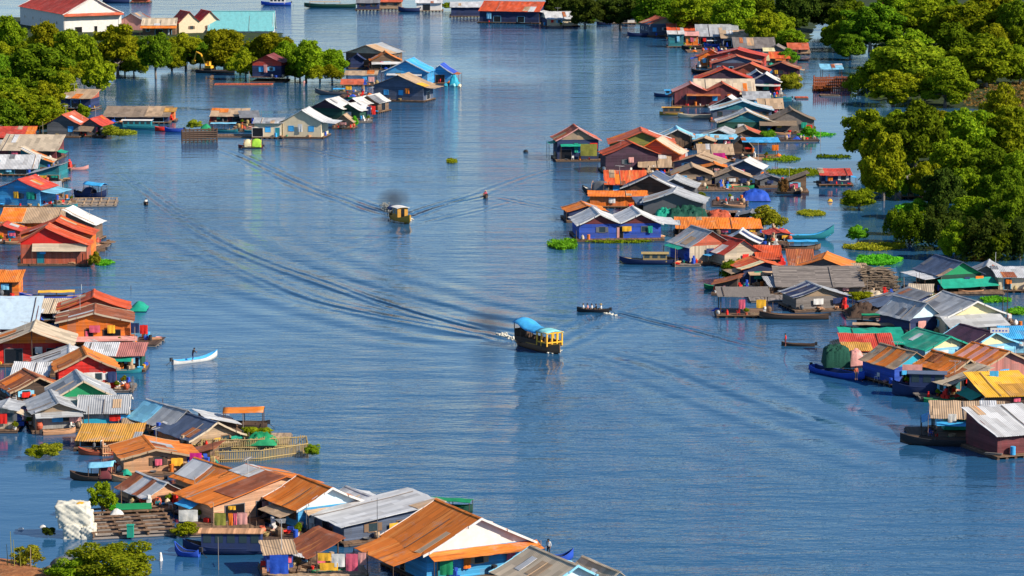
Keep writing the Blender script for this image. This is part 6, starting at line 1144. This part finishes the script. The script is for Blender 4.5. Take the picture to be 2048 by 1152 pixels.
wake([(1040,690),(940,668),(830,648),(720,628),(600,600),(520,566),(420,520),(330,470)], .16, 2.6, 5, side=-1, fade=.6)
wake([(900,650),(760,612),(640,580),(520,540),(400,490),(300,430)], .10, 3.4, 10, side=-1)
wake([(1000,690),(880,676),(740,650),(600,610),(450,560),(300,490),(220,440)], .24, 7.0, 30, side=-1, fade=.2); wake([(1100,720),(1200,770),(1320,830),(1480,900),(1700,980)], .11, 6.5, 40, fade=.2);
wake([(1116,706),(1180,676),(1250,640),(1330,600),(1400,570)], .09, 3.0, 9); wake([(1120,712),(1220,740),(1340,790),(1500,850),(1660,900)], .07, 3.6, 14); wake([(1060,720),(980,790),(900,860),(800,930)], .06, 3.6, 14)
wake([(790,430),(720,404),(640,376),(560,340),(500,312),(440,290)], .20, 2.4, 4.5, fade=.5); wake([(790,434),(700,412),(600,380),(520,350)], .10, 2.8, 6, side=-1); wake([(820,440),(870,420),(930,402),(990,384),(1080,350)], .17, 2.3, 4); wake([(830,444),(900,428),(980,410),(1060,390)], .08, 2.4, 4, side=-1); wake([(780,440),(720,470),(640,500),(540,520)], .06, 3.4, 9)
wake([(975,386),(1030,366),(1100,344),(1180,330)], .16, 2.3, 3.5); wake([(968,390),(900,404),(846,414)], .13, 2.2, 3); wake([(985,396),(1050,410),(1130,424)], .12, 2.3, 3)
wake([(1212,624),(1290,644),(1390,668),(1480,692),(1560,706)], .18, 2.2, 2.8); wake([(1560,520),(1400,540),(1300,560),(1200,600)], .05, 3, 12); wake([(530,292),(600,300),(680,318),(760,330)], .10, 2.4, 4)
# sheltered water: how much wind reaches each spot
def inpoly(px):
    Pq = np.array([at(*p)[:2] for p in px]); ins = np.zeros(gx.shape, bool); j = len(Pq) - 1
    for i in range(len(Pq)): ins ^= ((Pq[i, 1] > gy) != (Pq[j, 1] > gy)) & (gx < (Pq[j, 0] - Pq[i, 0]) * (gy - Pq[i, 1]) / (Pq[j, 1] - Pq[i, 1] + 1e-9) + Pq[i, 0]); j = i
    return ins
wind = np.ones(gx.shape)
for px, v in (([(1530,60),(1760,60),(1780,560),(1560,560),(1500,380),(1560,250)], .22), ([(-200,860),(250,870),(360,960),(560,1110),(560,1300),(-300,1300)], .35), ([(100,130),(640,150),(740,200),(560,225),(300,215),(190,190)], .4), ([(1780,380),(2200,380),(2200,560),(1780,560)], .2)): wind[inpoly(px)] = v
for _ in range(6): wind[1:-1, 1:-1] = (wind[:-2, 1:-1] + wind[2:, 1:-1] + wind[1:-1, :-2] + wind[1:-1, 2:] + 2 * wind[1:-1, 1:-1]) / 6
n0, n1 = gx.shape; me = bpy.data.meshes.new('water'); me.vertices.add(n0 * n1); me.vertices.foreach_set('co', np.stack([gx, gy, hz], -1).astype(np.float32).ravel())
ii = np.arange(n0 * n1).reshape(n0, n1); q = np.stack([ii[:-1, :-1], ii[:-1, 1:], ii[1:, 1:], ii[1:, :-1]], -1).reshape(-1, 4); nf = len(q)
me.loops.add(nf * 4); me.polygons.add(nf); me.loops.foreach_set('vertex_index', q.astype(np.int32).ravel()); me.polygons.foreach_set('loop_start', np.arange(0, nf * 4, 4, dtype=np.int32)); me.polygons.foreach_set('loop_total', np.full(nf, 4, np.int32)); me.polygons.foreach_set('use_smooth', np.ones(nf, bool)); me.update()
at_ = me.attributes.new('wind', 'FLOAT', 'POINT'); at_.data.foreach_set('value', wind.astype(np.float32).ravel())
for i_, (v_, l_) in enumerate(WK): q_ = me.attributes.new('wake_%d' % i_, 'FLOAT_VECTOR', 'POINT'); q_.data.foreach_set('vector', v_.astype(np.float32).ravel())
w = link('water', me); structure(w)
m = bpy.data.materials.new('river_water'); m.use_nodes = True; nt = m.node_tree; N, L = nt.nodes, nt.links; b = N['Principled BSDF']; me.materials.append(m)
b.inputs['Base Color'].default_value = (*WATER, 1); b.inputs['Roughness'].default_value = .06; b.inputs['IOR'].default_value = 1.33; b.inputs['Specular IOR Level'].default_value = .5
tc = N.new('ShaderNodeTexCoord'); wa = N.new('ShaderNodeAttribute'); wa.attribute_name = 'wind'
def wn_(sx, sy, det, rough, rot=0):
    mp = N.new('ShaderNodeMapping'); mp.inputs['Scale'].default_value = (sx, sy, 1); mp.inputs['Rotation'].default_value = (0, 0, rot); L.new(tc.outputs['Object'], mp.inputs['Vector']); n = N.new('ShaderNodeTexNoise'); n.inputs['Scale'].default_value = 1; n.inputs['Detail'].default_value = det; n.inputs['Roughness'].default_value = rough; L.new(mp.outputs[0], n.inputs['Vector']); return n.outputs['Fac']
def mm(op, a, c):
    n = N.new('ShaderNodeMath'); n.operation = op
    for i, v in enumerate((a, c)):
        if isinstance(v, (int, float)): n.inputs[i].default_value = v
        else: L.new(v, n.inputs[i])
    return n.outputs[0]
gust = wn_(.010, .005, 3, .6)
hh = mm('ADD', mm('MULTIPLY', wn_(.15, .36, 4, .6, .22), .56), mm('MULTIPLY', wn_(.55, 1.3, 3, .65, -.2), .20))
hh = mm('ADD', hh, mm('MULTIPLY', wn_(.045, .12, 2, .5, .2), 1.05))
hh = mm('MULTIPLY', hh, mm('MULTIPLY', wa.outputs['Fac'], mm('MULTIPLY', mm('MAXIMUM', mm('ADD', mm('MULTIPLY', mm('SUBTRACT', gust, .5), 3.2), .62), .22), RIPPLE)))
wm_ = mm('ADD', mm('MULTIPLY', wn_(.07, .10, 3, .6), 1.5), .15)
for i_, (v_, l_) in enumerate(WK):
    q_ = N.new('ShaderNodeAttribute'); q_.attribute_name = 'wake_%d' % i_; sx = N.new('ShaderNodeSeparateXYZ'); L.new(q_.outputs['Vector'], sx.inputs[0])
    hh = mm('ADD', hh, mm('MULTIPLY', mm('MULTIPLY', sx.outputs[1], wm_), mm('SINE', mm('MULTIPLY', sx.outputs[0], 2 * math.pi / l_), 0)))
bp = N.new('ShaderNodeBump'); bp.inputs['Distance'].default_value = 1.0; bp.inputs['Strength'].default_value = 1; L.new(hh, bp.inputs['Height']); L.new(bp.outputs[0], b.inputs['Normal'])
# foam thrown up by the moving boats
def foam(label, pts, w, n, seed, h=.15):
    r_ = random.Random(seed); m = MB(); c0 = at(*pts[0])
    for a, b_ in zip(pts, pts[1:]):
        p, q_ = at(*a), at(*b_)
        for i in range(n):
            t = r_.random(); c = p.lerp(q_, t) - c0 + Vector((r_.gauss(0, w), r_.gauss(0, w * 1.6), r_.uniform(0, h))); ball(m, tuple(c), r_.uniform(.05, .2), r_.randrange(99), .6, 0, 4)
    o = m.build('foam', mat('s', 'foam'), None, True); o.location = c0; o['kind'] = 'stuff'; o['label'] = label; o['category'] = 'foam'
foam('white foam behind the blue canopied tour boat', [(1040,684),(1012,672),(1000,668)], .25, 60, 1); foam('white bow wave of the blue canopied tour boat', [(1100,708),(1120,702)], .2, 45, 2); foam('white spray around the golden cabin boat', [(790,426),(774,420),(768,416)], .4, 90, 3, 1.0); foam('white bow wave of the golden cabin boat', [(784,440),(803,446),(824,438)], .28, 80, 5)
foam('faint foam trail behind the rowing boat', [(1208,625),(1236,632)], .15, 25, 6, .05)
# ---------------------------------------------------------------- exhaust smoke
def smoke(label, cx, by, ty, w, d, dens):
    h = VM(by - ty, by); wm = w / S(by); m = MB(); ball(m, (0, 0, h / 2), 1, 3, 1, 0, 10); m.v = [(x * wm / 2, y * d / 2, h / 2 + (z - h / 2) * h / 2) for x, y, z in m.v]
    mt = bpy.data.materials.new('smoke'); mt.use_nodes = True; nt = mt.node_tree; N2 = nt.nodes; N2.remove(N2['Principled BSDF']); v = N2.new('ShaderNodeVolumePrincipled'); v.inputs['Color'].default_value = (.12, .12, .14, 1); tcs = N2.new('ShaderNodeTexCoord'); ds = N2.new('ShaderNodeVectorMath'); ds.operation = 'DISTANCE'; ds.inputs[1].default_value = (.5, .5, .4); nt.links.new(tcs.outputs['Generated'], ds.inputs[0])
    ns = N2.new('ShaderNodeTexNoise'); ns.inputs['Scale'].default_value = 4; nt.links.new(tcs.outputs['Generated'], ns.inputs['Vector']); mr = N2.new('ShaderNodeMapRange'); mr.inputs[1].default_value = .46; mr.inputs[2].default_value = .0; mr.inputs[4].default_value = dens * 6; nt.links.new(ds.outputs['Value'], mr.inputs[0])
    ml = N2.new('ShaderNodeMath'); ml.operation = 'MULTIPLY'; nt.links.new(mr.outputs[0], ml.inputs[0]); nt.links.new(ns.outputs['Fac'], ml.inputs[1]); nt.links.new(ml.outputs[0], v.inputs['Density']); nt.links.new(v.outputs[0], N2['Material Output'].inputs['Volume'])
    o = m.build('smoke', mt, None, True); o.location = at(cx, by, .15); o['kind'] = 'stuff'; o['label'] = label; o['category'] = 'smoke'
smoke('grey exhaust smoke above the golden cabin boat', 786, 420, 366, 84, 6, .16); smoke('faint exhaust haze behind the blue canopied tour boat', 975, 676, 600, 110, 6, .10)
extras(); clutter()
for o in bpy.data.objects:
    if 'deck' in o: del o['deck']
# ---------------------------------------------------------------- light
EL, AZ = R(34), R(115)
wd = bpy.data.worlds.new('World'); sc.world = wd; wd.use_nodes = True; wt = wd.node_tree; bg = wt.nodes['Background']; sk = wt.nodes.new('ShaderNodeTexSky'); sk.sky_type = 'NISHITA'; sk.sun_disc = False
sk.sun_elevation = EL; sk.sun_rotation = AZ; sk.air_density = 1.0; sk.dust_density = SKY[1]; sk.ozone_density = SKY[2]; sk.altitude = SKY[3]; wt.links.new(sk.outputs[0], bg.inputs[0]); bg.inputs[1].default_value = SKY[0]
sl = bpy.data.lights.new('sun', 'SUN'); sl.energy = SUN; sl.angle = R(.5); sl.color = (1, .9, .76); so = bpy.data.objects.new('sun', sl); col.objects.link(so)
so.rotation_euler = Vector((math.sin(AZ) * math.cos(EL), math.cos(AZ) * math.cos(EL), math.sin(EL))).to_track_quat('Z', 'Y').to_euler(); so.location = (200, 200, 300)
sc.view_settings.view_transform = 'Standard'; sc.view_settings.look = 'None'; sc.view_settings.exposure = EXPOSURE; sc.view_settings.gamma = 1
sc.cycles.max_bounces = 5; sc.cycles.transparent_max_bounces = 4; sc.cycles.volume_bounces = 0; sc.cycles.caustics_reflective = False; sc.cycles.caustics_refractive = False; sc.cycles.sample_clamp_indirect = 6
for lb, ns in LABELS.items():
    if len(ns) > 1: print('SHARED', lb, ns)
